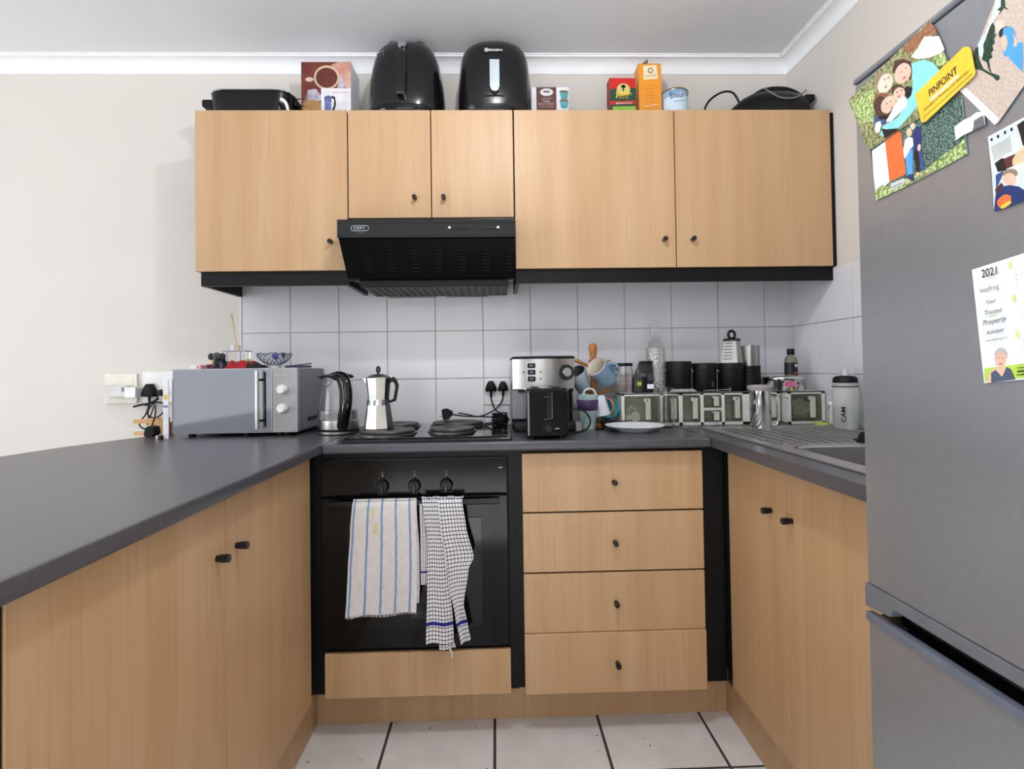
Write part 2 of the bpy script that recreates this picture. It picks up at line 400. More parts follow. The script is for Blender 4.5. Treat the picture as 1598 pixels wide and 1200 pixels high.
for k in range(19): b.box(-.475 + k * .0275, -.468 + k * .0275, -.310, -.05, 1.4715, 1.4745, GREYP if k % 1 else mat('filter_wire', (44, 44, 46), .4, metal=.3))
for k in range(1): b.box(-.48, .04, -.305 + k * .06, -.300 + k * .06, 1.4705, 1.473, MATS['filter_wire'])
b.build('grease_filter', t)
b = MB(); b.box(-.44, -.25, -.045, -.0105, 1.470, 1.476, mat('light_lens', (120, 118, 112), .3)); b.box(-.20, -.03, -.045, -.0105, 1.470, 1.476, MATS['light_lens']); b.build('light_cover', t)
for (x0, x1, kx) in ((-.144, -.085, -.150), (-.040, .008, .014)):
    b = MB(); b.box(x0, x1, -.4655, -.4612, 1.641, 1.649, BLKG, .001); b.rbox(x0 + .002, x1 - .002, -.466, -.4655, 1.6435, 1.6475, BLKM, .001, 'y'); s = b.build('slider', t)
    b = MB(); b.cyl((kx, -.4615, 1.646), (kx, -.4705, 1.646), .0045, CHROME, 14); b.build('slider_knob', t)
b = MB()
pts = [( -.452 + .021 * (1 if math.cos(a) > 0 else -1) * 1 + .0085 * math.cos(a), -.4617, 1.6475 + .0085 * math.sin(a)) for a in [2 * PI * (i + .5) / 24 for i in range(24)]]
b.tube(pts, .0011, mat('badge_silver', (190, 195, 205), .3, metal=.8), 6, closed=True, smooth=False); bd = b.build('badge', t)
lettering('DEFY', (-.472, -.4619, 1.6437), (-.433, -.4619, 1.6437), (0, 0, 1), MATS['badge_silver'], t, maxh=.0085)
lettering('AUTOMAID', (-.467, -.4619, 1.632), (-.437, -.4619, 1.632), (0, 0, 1), DIMLETT, t, maxh=.003)

# peninsula cabinet (left)
XL = -.577
t = thing('base_cabinet', 'beech base cabinet with two doors under the left peninsula worktop', 'cabinet', (-.8, -1.1, .15))
b = MB(); b.box(-1.13, XL - .0175, -1.66, -.602, .1505, .908, CARC); b.box(-1.13, XL - .002, -1.70, -1.662, 0, .908, CARC); b.build('carcass', t)
for y0, y1, ky in ((-1.660, -1.134, -1.185), (-1.131, -.603, -1.096)):
    d = MB(); panel(d, XL - .0165, XL, y0, y1, .153, .903); dd = d.build('door', t)
# knobs are placed on the doors below
doors = [o for o in bpy.data.objects if o.parent == t and o.name.startswith('door')]
knob(doors[0], (XL - .0003, -1.172, .786), (1, 0, 0)); knob(doors[1], (XL - .0003, -1.087, .786), (1, 0, 0))

# sink cabinet (right)
XS = .7335
t = thing('base_cabinet', 'beech base cabinet with two doors below the sink, beside the fridge', 'cabinet', (1.0, -.9, .15))
b = MB(); b.box(XS + .0175, XR - .001, -1.318, -.582, .1505, .770, CARC); b.box(XS + .0175, XS + .03, -1.318, -.582, .77, .908, CARC); b.build('carcass', t)
for y0, y1 in ((-.9315, -.583), (-1.315, -.9345)):
    d = MB(); panel(d, XS, XS + .0165, y0, y1, .153, .892); dd = d.build('door', t)
doors = [o for o in bpy.data.objects if o.parent == t and o.name.startswith('door')]
knob(doors[0], (XS + .0003, -.858, .776), (-1, 0, 0)); knob(doors[1], (XS + .0003, -.962, .776), (-1, 0, 0))

# oven housing and oven
t = thing('oven_cabinet', 'black oven housing with a beech bottom panel around the built-in oven', 'cabinet', (-.25, -.3, .15))
b = MB(); b.box(-.600, -.5475, -.553, -.02, .1505, .908, CARC); b.box(.0345, .0595, -.553, -.02, .1505, .908, CARC); b.box(-.547, .0343, -.545, -.02, .1505, .290, CARC); b.box(-.547, .0343, -.553, -.545, .885, .908, CARC)
b.build('housing', t)
b = MB(); panel(b, -.5475, .034, -.570, -.5535, .144, .2835); b.build('bottom_panel', t)
t = thing('oven', 'black built-in oven with two tea towels on its door handle', 'oven', (-.26, -.3, .30))
b = MB(); b.box(-.5465, .0335, -.549, -.06, .294, .883, BLKM); b.build('body', t)
b = MB(); b.box(-.557, .031, -.5635, -.5495, .772, .888, mat('oven_fascia', (12, 12, 13), .14, spec=.35), .003); cp = b.build('control_panel', t)
for x in (-.363, -.263, -.162):
    b = MB(); b.cyl((x, -.5638, .803), (x, -.580, .803), .0205, BLKS, 28, r2=.018, bev=.002); b.box(x - .0035, x + .0035, -.592, -.578, .785, .821, BLKG, .0015); k = b.build('knob', cp)
    b = MB()
    for i in range(11):
        a = math.radians(215 - i * 25) if i else PI / 2
        b.cyl((x + .0265 * math.cos(a), -.5636, .803 + .0265 * math.sin(a)), (x + .0265 * math.cos(a), -.5640, .803 + .0265 * math.sin(a)), .0012, DIMLETT, 8)
    b.box(x - .0008, x + .0008, -.5642, -.5636, .831, .837, LETT); b.build('dial_marks', cp)
    pts = [(x + .0042 * math.cos(q), -.5639, .843 + .0042 * math.sin(q)) for q in [2 * PI * i / 14 for i in range(14)]]
    b = MB(); b.tube(pts, .0006, DIMLETT, 5, closed=True, smooth=False); b.build('symbol', cp)
lettering('SELECTOR', (-.379, -.5640, .766 + .0085), (-.347, -.5640, .7745), (0, 0, 1), DIMLETT, cp, maxh=.0045)
lettering('TIMER', (-.273, -.5640, .7745), (-.253, -.5640, .7745), (0, 0, 1), DIMLETT, cp, maxh=.0045)
lettering('TEMPERATURE', (-.182, -.5640, .7775), (-.142, -.5640, .7775), (0, 0, 1), DIMLETT, cp, maxh=.0045)
lettering('600', (.003, -.5640, .852), (.016, -.5640, .852), (0, 0, 1), LETT, cp, maxh=.004)
b = MB(); b.box(-.5545, .0305, -.5705, -.5495, .296, .768, mat('oven_glass', (7, 7, 8), .10, spec=.3), .003); dr = b.build('door', t)
b = MB(); b.box(-.470, -.052, -.5735, -.5705, .36, .70, BLKG, .001); b.build('window', dr)
b = MB(); b.rbox(-.520, .005, -.609, -.598, .748, .766, BLKS, .004, 'x'); 
for x in (-.505, -.01): b.box(x - .012, x + .012, -.600, -.5706, .750, .764, BLKS, .003)
b.build('handle', dr)
pts = [(-.256 + .015 * (1 if math.cos(a) > 0 else -1) + .0075 * math.cos(a), -.5738, .400 + .0075 * math.sin(a)) for a in [2 * PI * (i + .5) / 24 for i in range(24)]]
b = MB(); b.tube(pts, .0006, DIMLETT, 5, closed=True, smooth=False); b.build('badge', dr)
lettering('DEFY', (-.271, -.5739, .397), (-.241, -.5739, .397), (0, 0, 1), DIMLETT, dr, maxh=.006)

# drawer unit
t = thing('drawer_unit', 'beech drawer unit with four drawers, right of the oven', 'drawer unit', (.37, -.3, .15))
b = MB(); b.box(.060, .663, -.5475, -.02, .1505, .908, CARC); b.build('carcass', t)
for i, (z0, z1, yy) in enumerate(((.7095, .896, 0), (.5185, .7045, 0), (.3275, .5135, 0), (.138, .3265, -.006))):
    d = MB(); d.box(.0785, .659, -.5645 + yy, -.548, z0, z1, BEECH, .0025, 2); dd = d.build('drawer', t)
    knob(dd, (.371, -.5642 + yy, (z0 + z1) / 2 - .002), (0, -1, 0))
b = MB(); b.box(.664, .732, -.5475, -.531, .1505, .908, CARC); b.box(.7335 + .0005, .7335 + .017, -.581, -.5475, .1505, .908, CARC)
single(b, 'corner_filler', 'black filler panel in the corner between drawer unit and sink cabinet', 'panel', (.70, -.54, .15))

# worktops
def wtop(b, x0, x1, y0, y1): b.box(x0, x1, y0, y1, .9095, .94, TOP, .008, 3)
b = MB(); wtop(b, -.5445, .679, -.5985, -.0105); single(b, 'worktop', 'dark slate-grey worktop along the back wall carrying hob and coffee machine', 'worktop', (0, -.3, .9))
b = MB(); b.prism([(-.5450, -.0105), (-1.16, -.0105), (-1.215, -.10), (-1.30, -.303), (-1.377, -.525), (-1.407, -.717), (-1.42, -1.0), (-1.42, -2.3), (-.5450, -2.3)], 'z', .9095, .94, TOP, .007)
single(b, 'worktop', 'dark slate-grey peninsula worktop on the left, under the microwave', 'worktop', (-.9, -1, .9))
b = MB(); XB0, XB1, YB0, YB1 = .805, 1.165, -1.225, -.842   # hole for the bowl
M_ = MB()
bm_ = b
b.box(.6795, XR - .008, YB1, -.0105, .9095, .94, TOP, 0)
b.box(.6795, XB0, YB0, YB1, .9095, .94, TOP, 0); b.box(XB1, XR - .008, YB0, YB1, .9095, .94, TOP, 0); b.box(.6795, XR - .008, -1.335, YB0, .9095, .94, TOP, 0)
single(b, 'worktop', 'dark slate-grey worktop on the right with the steel sink set in', 'worktop', (.95, -.6, .9))

# sink
t = thing('kitchen_sink', 'inset steel sink with ridged drainer, in the right worktop', 'sink', (.98, -.75, .94))
b = MB()
b.box(.748, 1.235, -.838, -.335, .9403, .9428, STEELD, .001)
for s_ in ((.748, .803, -1.25, -.838), (1.167, 1.235, -1.25, -.838), (.803, 1.167, -1.25, -1.227)): b.box(*s_, .9403, .9428, STEELD, .001)
for q in (((.748, -1.25), (.748, -.335)), ((.748, -.335), (1.235, -.335)), ((1.235, -.335), (1.235, -1.25))):
    b.tube([(q[0][0], q[0][1], .9425), (q[1][0], q[1][1], .9425)], .0028, STEELD, 8, smooth=False)
for k in range(11):
    x = .80 + k * .036; b.tube([(x, -.40, .9425), (x, -.43, .9455), (x, -.74, .9455), (x, -.79, .9425)], .004, STEELD, 8)
b.build('drainer', t)
b = MB()
def rr(x0, x1, y0, y1, r, z, n=6):
    P = []
    for cx, cy, a0 in ((x1 - r, y1 - r, 0), (x0 + r, y1 - r, 90), (x0 + r, y0 + r, 180), (x1 - r, y0 + r, 270)):
        for k in range(n + 1):
            a = math.radians(a0 + 90 * k / n); P.append((cx + r * math.cos(a), cy + r * math.sin(a), z))
    return P
rings = [rr(.802, 1.168, -1.228, -.839, .045, .9432), rr(.806, 1.164, -1.224, -.843, .045, .940), rr(.812, 1.158, -1.218, -.849, .05, .80), rr(.84, 1.13, -1.19, -.877, .05, .784)]
b.loft(rings, STEELD, cap=False); b.loft([rings[-1], rr(.95, 1.02, -1.07, -1.0, .03, .782)], STEELD, cap=False); b.lathe([(.036, .7825), (0, .7815)], CHROME, c=(.985, -1.035, 0), cap=False)
b.build('bowl', t)

# hob
t = thing('hob', 'black electric hob with four round cast plates in the back worktop', 'hob', (-.24, -.32, .94))
b = MB(); b.box(-.492, .048, -.572, -.075, .9403, .950, BLKG, .004, 3); b.box(-.478, .034, -.560, -.09, .9500, .9535, BLKG, .0015)
b.box(-.490, .046, -.5745, -.5705, .9405, .9465, BLKG, .0018); b.build('top', t)
for x, y, r in ((-.372, -.435, .094), (-.375, -.205, .078), (-.155, -.400, .079), (-.150, -.190, .098)):
    b = MB(); b.lathe([(r + .006, .9535), (r + .006, .957), (r, .958)], mat('dull_rim', (110, 108, 106), .4, metal=.8), c=(x, y, 0), seg=44)
    b.lathe([(r - .002, .9575), (r, .963), (r - .003, .9675), (r * .30, .9675), (r * .27, .965), (0, .965)], IRON, c=(x, y, 0), seg=44); b.build('hotplate', t)

# fridge
t = thing('fridge', 'tall grey fridge freezer with photos and a calendar stuck on its door', 'fridge', (.95, -1.64, 0))
FY0, FY1, FX = -1.945, -1.342, .665
b = MB(); b.box(FX + .065, 1.255, FY0 + .004, FY1 - .002, .03, 1.677, mat('fridge_side', (96, 98, 101), .45), .004)
b.box(FX + .10, 1.22, FY0 + .03, FY1 - .03, 0, .03, BLKM); b.build('body', t)
b = MB(); b.box(FX, FX + .062, FY0, FY1, .7706, 1.6737, FRIDGE, .003); du = b.build('upper_door', t)
b = MB(); b.box(FX - .0025, FX + .063, FY0 - .001, FY1 + .003, 1.6755, 1.6868, FRIDGET, .004); b.build('top_cap', t)
hy = -1.4007
b = MB()
b.prism([(FY1 + .003, .7701), (FY0, .7701), (FY0, .7502), (hy - .010, .7502), (hy, .7345), (FY1 + .003, .729)], 'x', FX - .0035, FX + .018, FRIDGET, .0015); b.build('door_trim', t)
b = MB(); b.prism([(FX + .022, .7695), (FX + .022, .754), (FX + .038, .748), (FX + .038, .723), (FX + .022, .7135), (FX, .7135), (FX, .708), (FX + .062, .708), (FX + .062, .7695)], 'y', FY0 + .004, FY1 - .002, BLKG, .001)
b.tube([(FX + .024, FY0 + .01, .738), (FX + .024, hy - .02, .738)], .009, BLKG, 12, smooth=False); b.build('handle_recess', t)
b = MB(); b.box(FX, FX + .062, FY0, FY1, .06, .7072, FRIDGE, .003); b.build('lower_door', t)
b = MB(); b.box(FX - .004, FX + .012, FY0, FY1 + .003, .7042, .7199, mat('fridge_trim_blue', (120, 128, 142), .35, metal=.3), .003); b.build('lower_door_trim', t)
PICS={
 'family':[
  ('foliage',[(-1.329,1.655),(-1.522,1.682),(-1.555,1.596),(-1.571,1.55),(-1.507,1.544),(-1.455,1.545),(-1.381,1.54)]),
  ('rust',[(-1.465,1.67),(-1.482,1.677),(-1.508,1.676),(-1.522,1.68),(-1.53,1.668),(-1.537,1.651),(-1.515,1.662),(-1.504,1.658),(-1.488,1.653),(-1.477,1.656)]),
  ('cream',[(-1.511,1.663),(-1.539,1.647),(-1.548,1.622),(-1.541,1.62),(-1.519,1.626),(-1.495,1.638),(-1.484,1.648),(-1.496,1.652)]),
  ('leaf',[(-1.338,1.642),(-1.366,1.645),(-1.397,1.642),(-1.401,1.611),(-1.395,1.585),(-1.359,1.601)]),
  ('leaf',[(-1.524,1.622),(-1.544,1.62),(-1.552,1.608),(-1.552,1.6),(-1.537,1.603)]),
  ('hairlt',[(-1.486,1.64),(-1.486,1.635),(-1.482,1.631),(-1.474,1.631),(-1.465,1.633),(-1.455,1.638),(-1.447,1.645),(-1.442,1.653),(-1.442,1.659),(-1.447,1.662),(-1.455,1.662),(-1.464,1.659),(-1.474,1.654),(-1.481,1.647)]),
  ('cyan',[(-1.484,1.637),(-1.51,1.628),(-1.527,1.614),(-1.538,1.596),(-1.533,1.589),(-1.512,1.589),(-1.503,1.585),(-1.498,1.567),(-1.481,1.558),(-1.457,1.549),(-1.425,1.546),(-1.41,1.554),(-1.417,1.567),(-1.453,1.566),(-1.472,1.58),(-1.475,1.593),(-1.486,1.602)]),
  ('black',[(-1.473,1.607),(-1.486,1.598),(-1.482,1.587),(-1.474,1.585),(-1.465,1.603)]),
  ('hairdk',[(-1.449,1.661),(-1.467,1.654),(-1.484,1.64),(-1.486,1.622),(-1.481,1.611),(-1.474,1.635),(-1.461,1.647),(-1.448,1.64),(-1.443,1.646)]),
  ('skin',[(-1.481,1.618),(-1.475,1.615),(-1.467,1.615),(-1.459,1.618),(-1.452,1.624),(-1.448,1.631),(-1.448,1.639),(-1.451,1.645),(-1.457,1.648),(-1.465,1.648),(-1.473,1.644),(-1.479,1.638),(-1.483,1.631),(-1.484,1.624)]),
  ('hairlt',[(-1.438,1.643),(-1.439,1.637),(-1.436,1.633),(-1.43,1.631),(-1.422,1.633),(-1.413,1.637),(-1.405,1.643),(-1.4,1.65),(-1.398,1.657),(-1.401,1.661),(-1.408,1.662),(-1.417,1.66),(-1.425,1.656),(-1.433,1.65)]),
  ('skinlt',[(-1.441,1.623),(-1.434,1.62),(-1.427,1.62),(-1.419,1.622),(-1.412,1.628),(-1.408,1.635),(-1.408,1.642),(-1.412,1.648),(-1.418,1.652),(-1.426,1.652),(-1.434,1.648),(-1.44,1.643),(-1.444,1.636),(-1.444,1.629)]),
  ('hairdk',[(-1.47,1.597),(-1.466,1.595),(-1.46,1.595),(-1.453,1.598),(-1.446,1.604),(-1.441,1.61),(-1.439,1.616),(-1.44,1.62),(-1.444,1.622),(-1.45,1.622),(-1.457,1.618),(-1.463,1.613),(-1.468,1.607),(-1.471,1.601)]),
  ('skin',[(-1.468,1.593),(-1.464,1.591),(-1.458,1.591),(-1.452,1.593),(-1.447,1.597),(-1.444,1.603),(-1.444,1.608),(-1.446,1.612),(-1.45,1.614),(-1.455,1.614),(-1.461,1.611),(-1.466,1.607),(-1.469,1.602),(-1.47,1.597)]),
  ('hairred',[(-1.445,1.591),(-1.442,1.584),(-1.435,1.581),(-1.426,1.582),(-1.414,1.587),(-1.404,1.595),(-1.397,1.606),(-1.395,1.616),(-1.398,1.623),(-1.405,1.626),(-1.416,1.625),(-1.427,1.619),(-1.437,1.61),(-1.443,1.601)]),
  ('hairdk',[(-1.43,1.594),(-1.428,1.587),(-1.424,1.582),(-1.417,1.582),(-1.41,1.585),(-1.403,1.592),(-1.399,1.601),(-1.397,1.61),(-1.399,1.617),(-1.404,1.621),(-1.411,1.622),(-1.418,1.618),(-1.425,1.611),(-1.429,1.603)]),
  ('skin',[(-1.445,1.585),(-1.439,1.582),(-1.431,1.583),(-1.424,1.586),(-1.418,1.591),(-1.415,1.597),(-1.415,1.604),(-1.419,1.609),(-1.426,1.611),(-1.433,1.611),(-1.441,1.607),(-1.447,1.602),(-1.449,1.596),(-1.449,1.59)]),
  ('black',[(-1.407,1.588),(-1.429,1.581),(-1.448,1.587),(-1.454,1.585),(-1.448,1.576),(-1.426,1.575),(-1.411,1.579)]),
  ('white',[(-1.452,1.592),(-1.465,1.595),(-1.474,1.586),(-1.474,1.574),(-1.454,1.57),(-1.437,1.566),(-1.426,1.571)]),
  ('denim',[(-1.399,1.596),(-1.411,1.581),(-1.423,1.577),(-1.426,1.568),(-1.411,1.57),(-1.399,1.567),(-1.396,1.581)]),
  ('white',[(-1.401,1.58),(-1.413,1.578),(-1.415,1.57),(-1.41,1.56),(-1.402,1.562),(-1.398,1.57)]),
  ('black',[(-1.415,1.564),(-1.428,1.557),(-1.45,1.549),(-1.453,1.545),(-1.422,1.544),(-1.419,1.552)]),
  ('hairdk',[(-1.466,1.634),(-1.466,1.634),(-1.465,1.634),(-1.463,1.634),(-1.462,1.635),(-1.462,1.635),(-1.464,1.635),(-1.465,1.635)]),
  ('hairdk',[(-1.476,1.635),(-1.476,1.634),(-1.475,1.634),(-1.473,1.635),(-1.472,1.635),(-1.472,1.636),(-1.474,1.636),(-1.475,1.635)]),
  ('hairdk',[(-1.428,1.643),(-1.428,1.642),(-1.426,1.642),(-1.424,1.643),(-1.423,1.643),(-1.423,1.644),(-1.425,1.644),(-1.427,1.643)]),
  ('hairdk',[(-1.438,1.641),(-1.437,1.64),(-1.436,1.64),(-1.434,1.64),(-1.433,1.641),(-1.433,1.642),(-1.435,1.642),(-1.437,1.641)]),
  ('hairdk',[(-1.455,1.607),(-1.455,1.606),(-1.453,1.606),(-1.452,1.607),(-1.451,1.607),(-1.451,1.608),(-1.452,1.608),(-1.454,1.608)]),
  ('hairdk',[(-1.465,1.605),(-1.465,1.604),(-1.464,1.604),(-1.462,1.605),(-1.461,1.605),(-1.461,1.606),(-1.463,1.606),(-1.464,1.606)]),
  ('hairdk',[(-1.432,1.6),(-1.431,1.599),(-1.43,1.599),(-1.428,1.599),(-1.427,1.6),(-1.427,1.6),(-1.429,1.601),(-1.431,1.6)]),
  ('hairdk',[(-1.44,1.599),(-1.44,1.599),(-1.438,1.598),(-1.437,1.599),(-1.436,1.6),(-1.436,1.6),(-1.437,1.6),(-1.439,1.6)]),
  ('lips',[(-1.473,1.622),(-1.472,1.621),(-1.47,1.621),(-1.468,1.621),(-1.466,1.622),(-1.467,1.623),(-1.469,1.623),(-1.472,1.623)]),
  ('lips',[(-1.432,1.629),(-1.431,1.628),(-1.429,1.628),(-1.426,1.628),(-1.425,1.629),(-1.425,1.63),(-1.428,1.63),(-1.43,1.63)]),
  ('lips',[(-1.461,1.598),(-1.461,1.597),(-1.458,1.597),(-1.456,1.597),(-1.454,1.598),(-1.455,1.599),(-1.457,1.599),(-1.46,1.599)]),
  ('lips',[(-1.443,1.588),(-1.443,1.587),(-1.44,1.587),(-1.438,1.587),(-1.436,1.588),(-1.437,1.588),(-1.439,1.589),(-1.442,1.589)]),
 ],
 'couple':[
  ('hedge',[(-1.381,1.551),(-1.475,1.549),(-1.526,1.55),(-1.573,1.54),(-1.579,1.456),(-1.497,1.45),(-1.394,1.448),(-1.386,1.537)]),
  ('white',[(-1.386,1.537),(-1.419,1.54),(-1.427,1.469),(-1.409,1.463),(-1.395,1.448),(-1.389,1.488)]),
  ('orange',[(-1.419,1.541),(-1.45,1.545),(-1.456,1.539),(-1.464,1.469),(-1.427,1.469)]),
  ('leaf',[(-1.391,1.465),(-1.409,1.47),(-1.422,1.462),(-1.466,1.461),(-1.506,1.461),(-1.539,1.471),(-1.566,1.475),(-1.575,1.48),(-1.579,1.456),(-1.526,1.452),(-1.461,1.449),(-1.394,1.448)]),
  ('path',[(-1.461,1.449),(-1.475,1.455),(-1.518,1.456),(-1.526,1.452),(-1.492,1.45)]),
  ('sign',[(-1.429,1.465),(-1.459,1.464),(-1.461,1.454),(-1.432,1.454)]),
  ('hairlt',[(-1.487,1.539),(-1.486,1.537),(-1.484,1.535),(-1.48,1.536),(-1.477,1.538),(-1.475,1.541),(-1.474,1.545),(-1.475,1.548),(-1.478,1.549),(-1.481,1.549),(-1.484,1.546),(-1.486,1.543)]),
  ('skinlt',[(-1.486,1.536),(-1.485,1.534),(-1.483,1.533),(-1.481,1.533),(-1.479,1.535),(-1.477,1.538),(-1.476,1.541),(-1.477,1.543),(-1.479,1.544),(-1.481,1.544),(-1.484,1.542),(-1.486,1.539)]),
  ('navy',[(-1.481,1.529),(-1.489,1.533),(-1.498,1.531),(-1.5,1.508),(-1.494,1.495),(-1.481,1.5),(-1.479,1.517)]),
  ('black',[(-1.481,1.5),(-1.495,1.495),(-1.493,1.464),(-1.486,1.463)]),
  ('denim',[(-1.491,1.495),(-1.497,1.496),(-1.504,1.461),(-1.497,1.461)]),
  ('blond',[(-1.48,1.53),(-1.479,1.527),(-1.476,1.525),(-1.473,1.526),(-1.47,1.528),(-1.468,1.531),(-1.468,1.535),(-1.469,1.538),(-1.471,1.539),(-1.474,1.539),(-1.477,1.537),(-1.479,1.533)]),
  ('white',[(-1.465,1.524),(-1.472,1.526),(-1.481,1.52),(-1.482,1.507),(-1.473,1.504),(-1.473,1.494),(-1.462,1.495),(-1.46,1.509)]),
  ('jeans',[(-1.465,1.495),(-1.474,1.503),(-1.481,1.503),(-1.479,1.464),(-1.467,1.466)]),
  ('navy',[(-1.465,1.465),(-1.478,1.463),(-1.483,1.454),(-1.477,1.453),(-1.468,1.46)]),
  ('skin',[(-1.497,1.498),(-1.495,1.495),(-1.493,1.494),(-1.491,1.496),(-1.49,1.498),(-1.49,1.501),(-1.491,1.504),(-1.493,1.505),(-1.496,1.504),(-1.497,1.501)]),
  ('skin',[(-1.493,1.459),(-1.492,1.457),(-1.489,1.457),(-1.486,1.459),(-1.485,1.461),(-1.486,1.463),(-1.489,1.463),(-1.492,1.461)]),
  ('greyd',[(-1.433,1.458),(-1.457,1.458),(-1.458,1.457),(-1.433,1.457)]),
 ],
 'beach':[
  ('sand',[(-1.63,1.641),(-1.571,1.55),(-1.626,1.477),(-1.667,1.511),(-1.705,1.543),(-1.707,1.617),(-1.644,1.663)]),
  ('sea',[(-1.63,1.64),(-1.637,1.643),(-1.649,1.635),(-1.64,1.632),(-1.634,1.62),(-1.621,1.611),(-1.614,1.602),(-1.617,1.588),(-1.61,1.574),(-1.602,1.582),(-1.601,1.597),(-1.614,1.607),(-1.624,1.623)]),
  ('white',[(-1.571,1.549),(-1.58,1.55),(-1.63,1.482),(-1.623,1.477)]),
  ('palm',[(-1.597,1.593),(-1.602,1.595),(-1.603,1.576),(-1.609,1.56),(-1.619,1.549),(-1.632,1.538),(-1.632,1.533),(-1.628,1.533),(-1.622,1.542),(-1.606,1.559),(-1.596,1.567),(-1.594,1.583)]),
  ('palm',[(-1.625,1.613),(-1.628,1.604),(-1.627,1.596),(-1.63,1.594),(-1.626,1.59),(-1.627,1.584),(-1.623,1.583),(-1.625,1.576),(-1.621,1.574),(-1.623,1.567),(-1.618,1.567),(-1.619,1.555),(-1.622,1.546),(-1.617,1.553),(-1.614,1.566),(-1.607,1.573),(-1.61,1.583),(-1.61,1.592),(-1.616,1.601),(-1.621,1.61)]),
  ('palm',[(-1.637,1.637),(-1.643,1.633),(-1.643,1.622),(-1.648,1.614),(-1.641,1.621),(-1.633,1.616),(-1.636,1.621),(-1.631,1.625),(-1.637,1.626)]),
  ('skinlt',[(-1.64,1.597),(-1.638,1.595),(-1.635,1.594),(-1.632,1.595),(-1.63,1.598),(-1.628,1.601),(-1.628,1.605),(-1.629,1.608),(-1.631,1.61),(-1.633,1.611),(-1.636,1.609),(-1.639,1.607),(-1.641,1.603),(-1.641,1.6)]),
  ('black',[(-1.654,1.582),(-1.654,1.579),(-1.651,1.577),(-1.647,1.577),(-1.643,1.579),(-1.638,1.583),(-1.634,1.587),(-1.633,1.592),(-1.633,1.595),(-1.636,1.597),(-1.64,1.597),(-1.645,1.595),(-1.649,1.591),(-1.653,1.587)]),
  ('jeans',[(-1.64,1.596),(-1.65,1.592),(-1.655,1.583),(-1.657,1.567),(-1.665,1.562),(-1.664,1.53),(-1.652,1.548),(-1.639,1.56),(-1.638,1.568),(-1.635,1.575)]),
  ('skin',[(-1.636,1.587),(-1.643,1.585),(-1.645,1.573),(-1.641,1.564),(-1.636,1.573)]),
  ('skin',[(-1.653,1.581),(-1.658,1.568),(-1.656,1.556),(-1.645,1.552),(-1.643,1.555),(-1.652,1.561),(-1.654,1.57)]),
  ('jeans',[(-1.642,1.561),(-1.65,1.565),(-1.665,1.559),(-1.664,1.525),(-1.66,1.531),(-1.648,1.55)]),
 ],
 'torn':[
  ('white',[(-1.561,1.502),(-1.577,1.505),(-1.588,1.504),(-1.598,1.506),(-1.605,1.503),(-1.609,1.498),(-1.61,1.483),(-1.577,1.484),(-1.563,1.482)]),
  ('greyd',[(-1.593,1.496),(-1.601,1.497),(-1.608,1.497),(-1.61,1.483),(-1.59,1.483),(-1.593,1.489)]),
 ],
 'strip':[
  ('skyw',[(-1.612,1.466),(-1.663,1.469),(-1.695,1.472),(-1.7,1.371),(-1.658,1.366),(-1.618,1.363),(-1.616,1.415)]),
  ('greyw',[(-1.616,1.451),(-1.644,1.453),(-1.646,1.434),(-1.62,1.43)]),
  ('black',[(-1.621,1.427),(-1.631,1.43),(-1.639,1.426),(-1.661,1.426),(-1.681,1.424),(-1.681,1.405),(-1.646,1.41),(-1.625,1.414)]),
  ('maroon',[(-1.634,1.428),(-1.655,1.428),(-1.651,1.407),(-1.637,1.413)]),
  ('denim',[(-1.622,1.411),(-1.634,1.413),(-1.63,1.404),(-1.622,1.392)]),
  ('blond',[(-1.646,1.422),(-1.652,1.429),(-1.661,1.432),(-1.666,1.43),(-1.667,1.412),(-1.654,1.412),(-1.646,1.415)]),
  ('skin',[(-1.667,1.417),(-1.665,1.414),(-1.662,1.412),(-1.659,1.413),(-1.657,1.415),(-1.656,1.419),(-1.656,1.423),(-1.657,1.427),(-1.66,1.428),(-1.663,1.428),(-1.665,1.425),(-1.667,1.421)]),
  ('skyw',[(-1.637,1.413),(-1.649,1.414),(-1.666,1.413),(-1.674,1.407),(-1.673,1.373),(-1.653,1.377),(-1.648,1.389),(-1.651,1.399)]),
  ('hairlt',[(-1.653,1.403),(-1.652,1.4),(-1.649,1.399),(-1.644,1.399),(-1.638,1.4),(-1.634,1.404),(-1.632,1.407),(-1.633,1.41),(-1.636,1.412),(-1.642,1.412),(-1.647,1.41),(-1.651,1.407)]),
  ('skin',[(-1.651,1.395),(-1.65,1.392),(-1.647,1.39),(-1.643,1.39),(-1.639,1.391),(-1.636,1.394),(-1.633,1.398),(-1.632,1.402),(-1.633,1.405),(-1.636,1.407),(-1.64,1.407),(-1.644,1.406),(-1.647,1.403),(-1.65,1.399)]),
  ('navy',[(-1.618,1.363),(-1.621,1.384),(-1.63,1.393),(-1.642,1.391),(-1.654,1.385),(-1.665,1.374),(-1.68,1.373),(-1.679,1.366),(-1.658,1.365)]),
  ('orange',[(-1.643,1.376),(-1.643,1.373),(-1.642,1.37),(-1.639,1.367),(-1.635,1.366),(-1.631,1.366),(-1.626,1.367),(-1.624,1.37),(-1.623,1.373),(-1.624,1.377),(-1.627,1.379),(-1.631,1.381),(-1.636,1.381),(-1.64,1.379)]),
  ('yellow',[(-1.643,1.37),(-1.643,1.368),(-1.64,1.366),(-1.637,1.365),(-1.633,1.364),(-1.63,1.364),(-1.628,1.365),(-1.628,1.367),(-1.63,1.369),(-1.634,1.37),(-1.638,1.371),(-1.641,1.371)]),
  ('maroon',[(-1.621,1.393),(-1.63,1.398),(-1.633,1.394),(-1.622,1.384)]),
  ('black',[(-1.616,1.461),(-1.619,1.462),(-1.62,1.458),(-1.617,1.458)]),
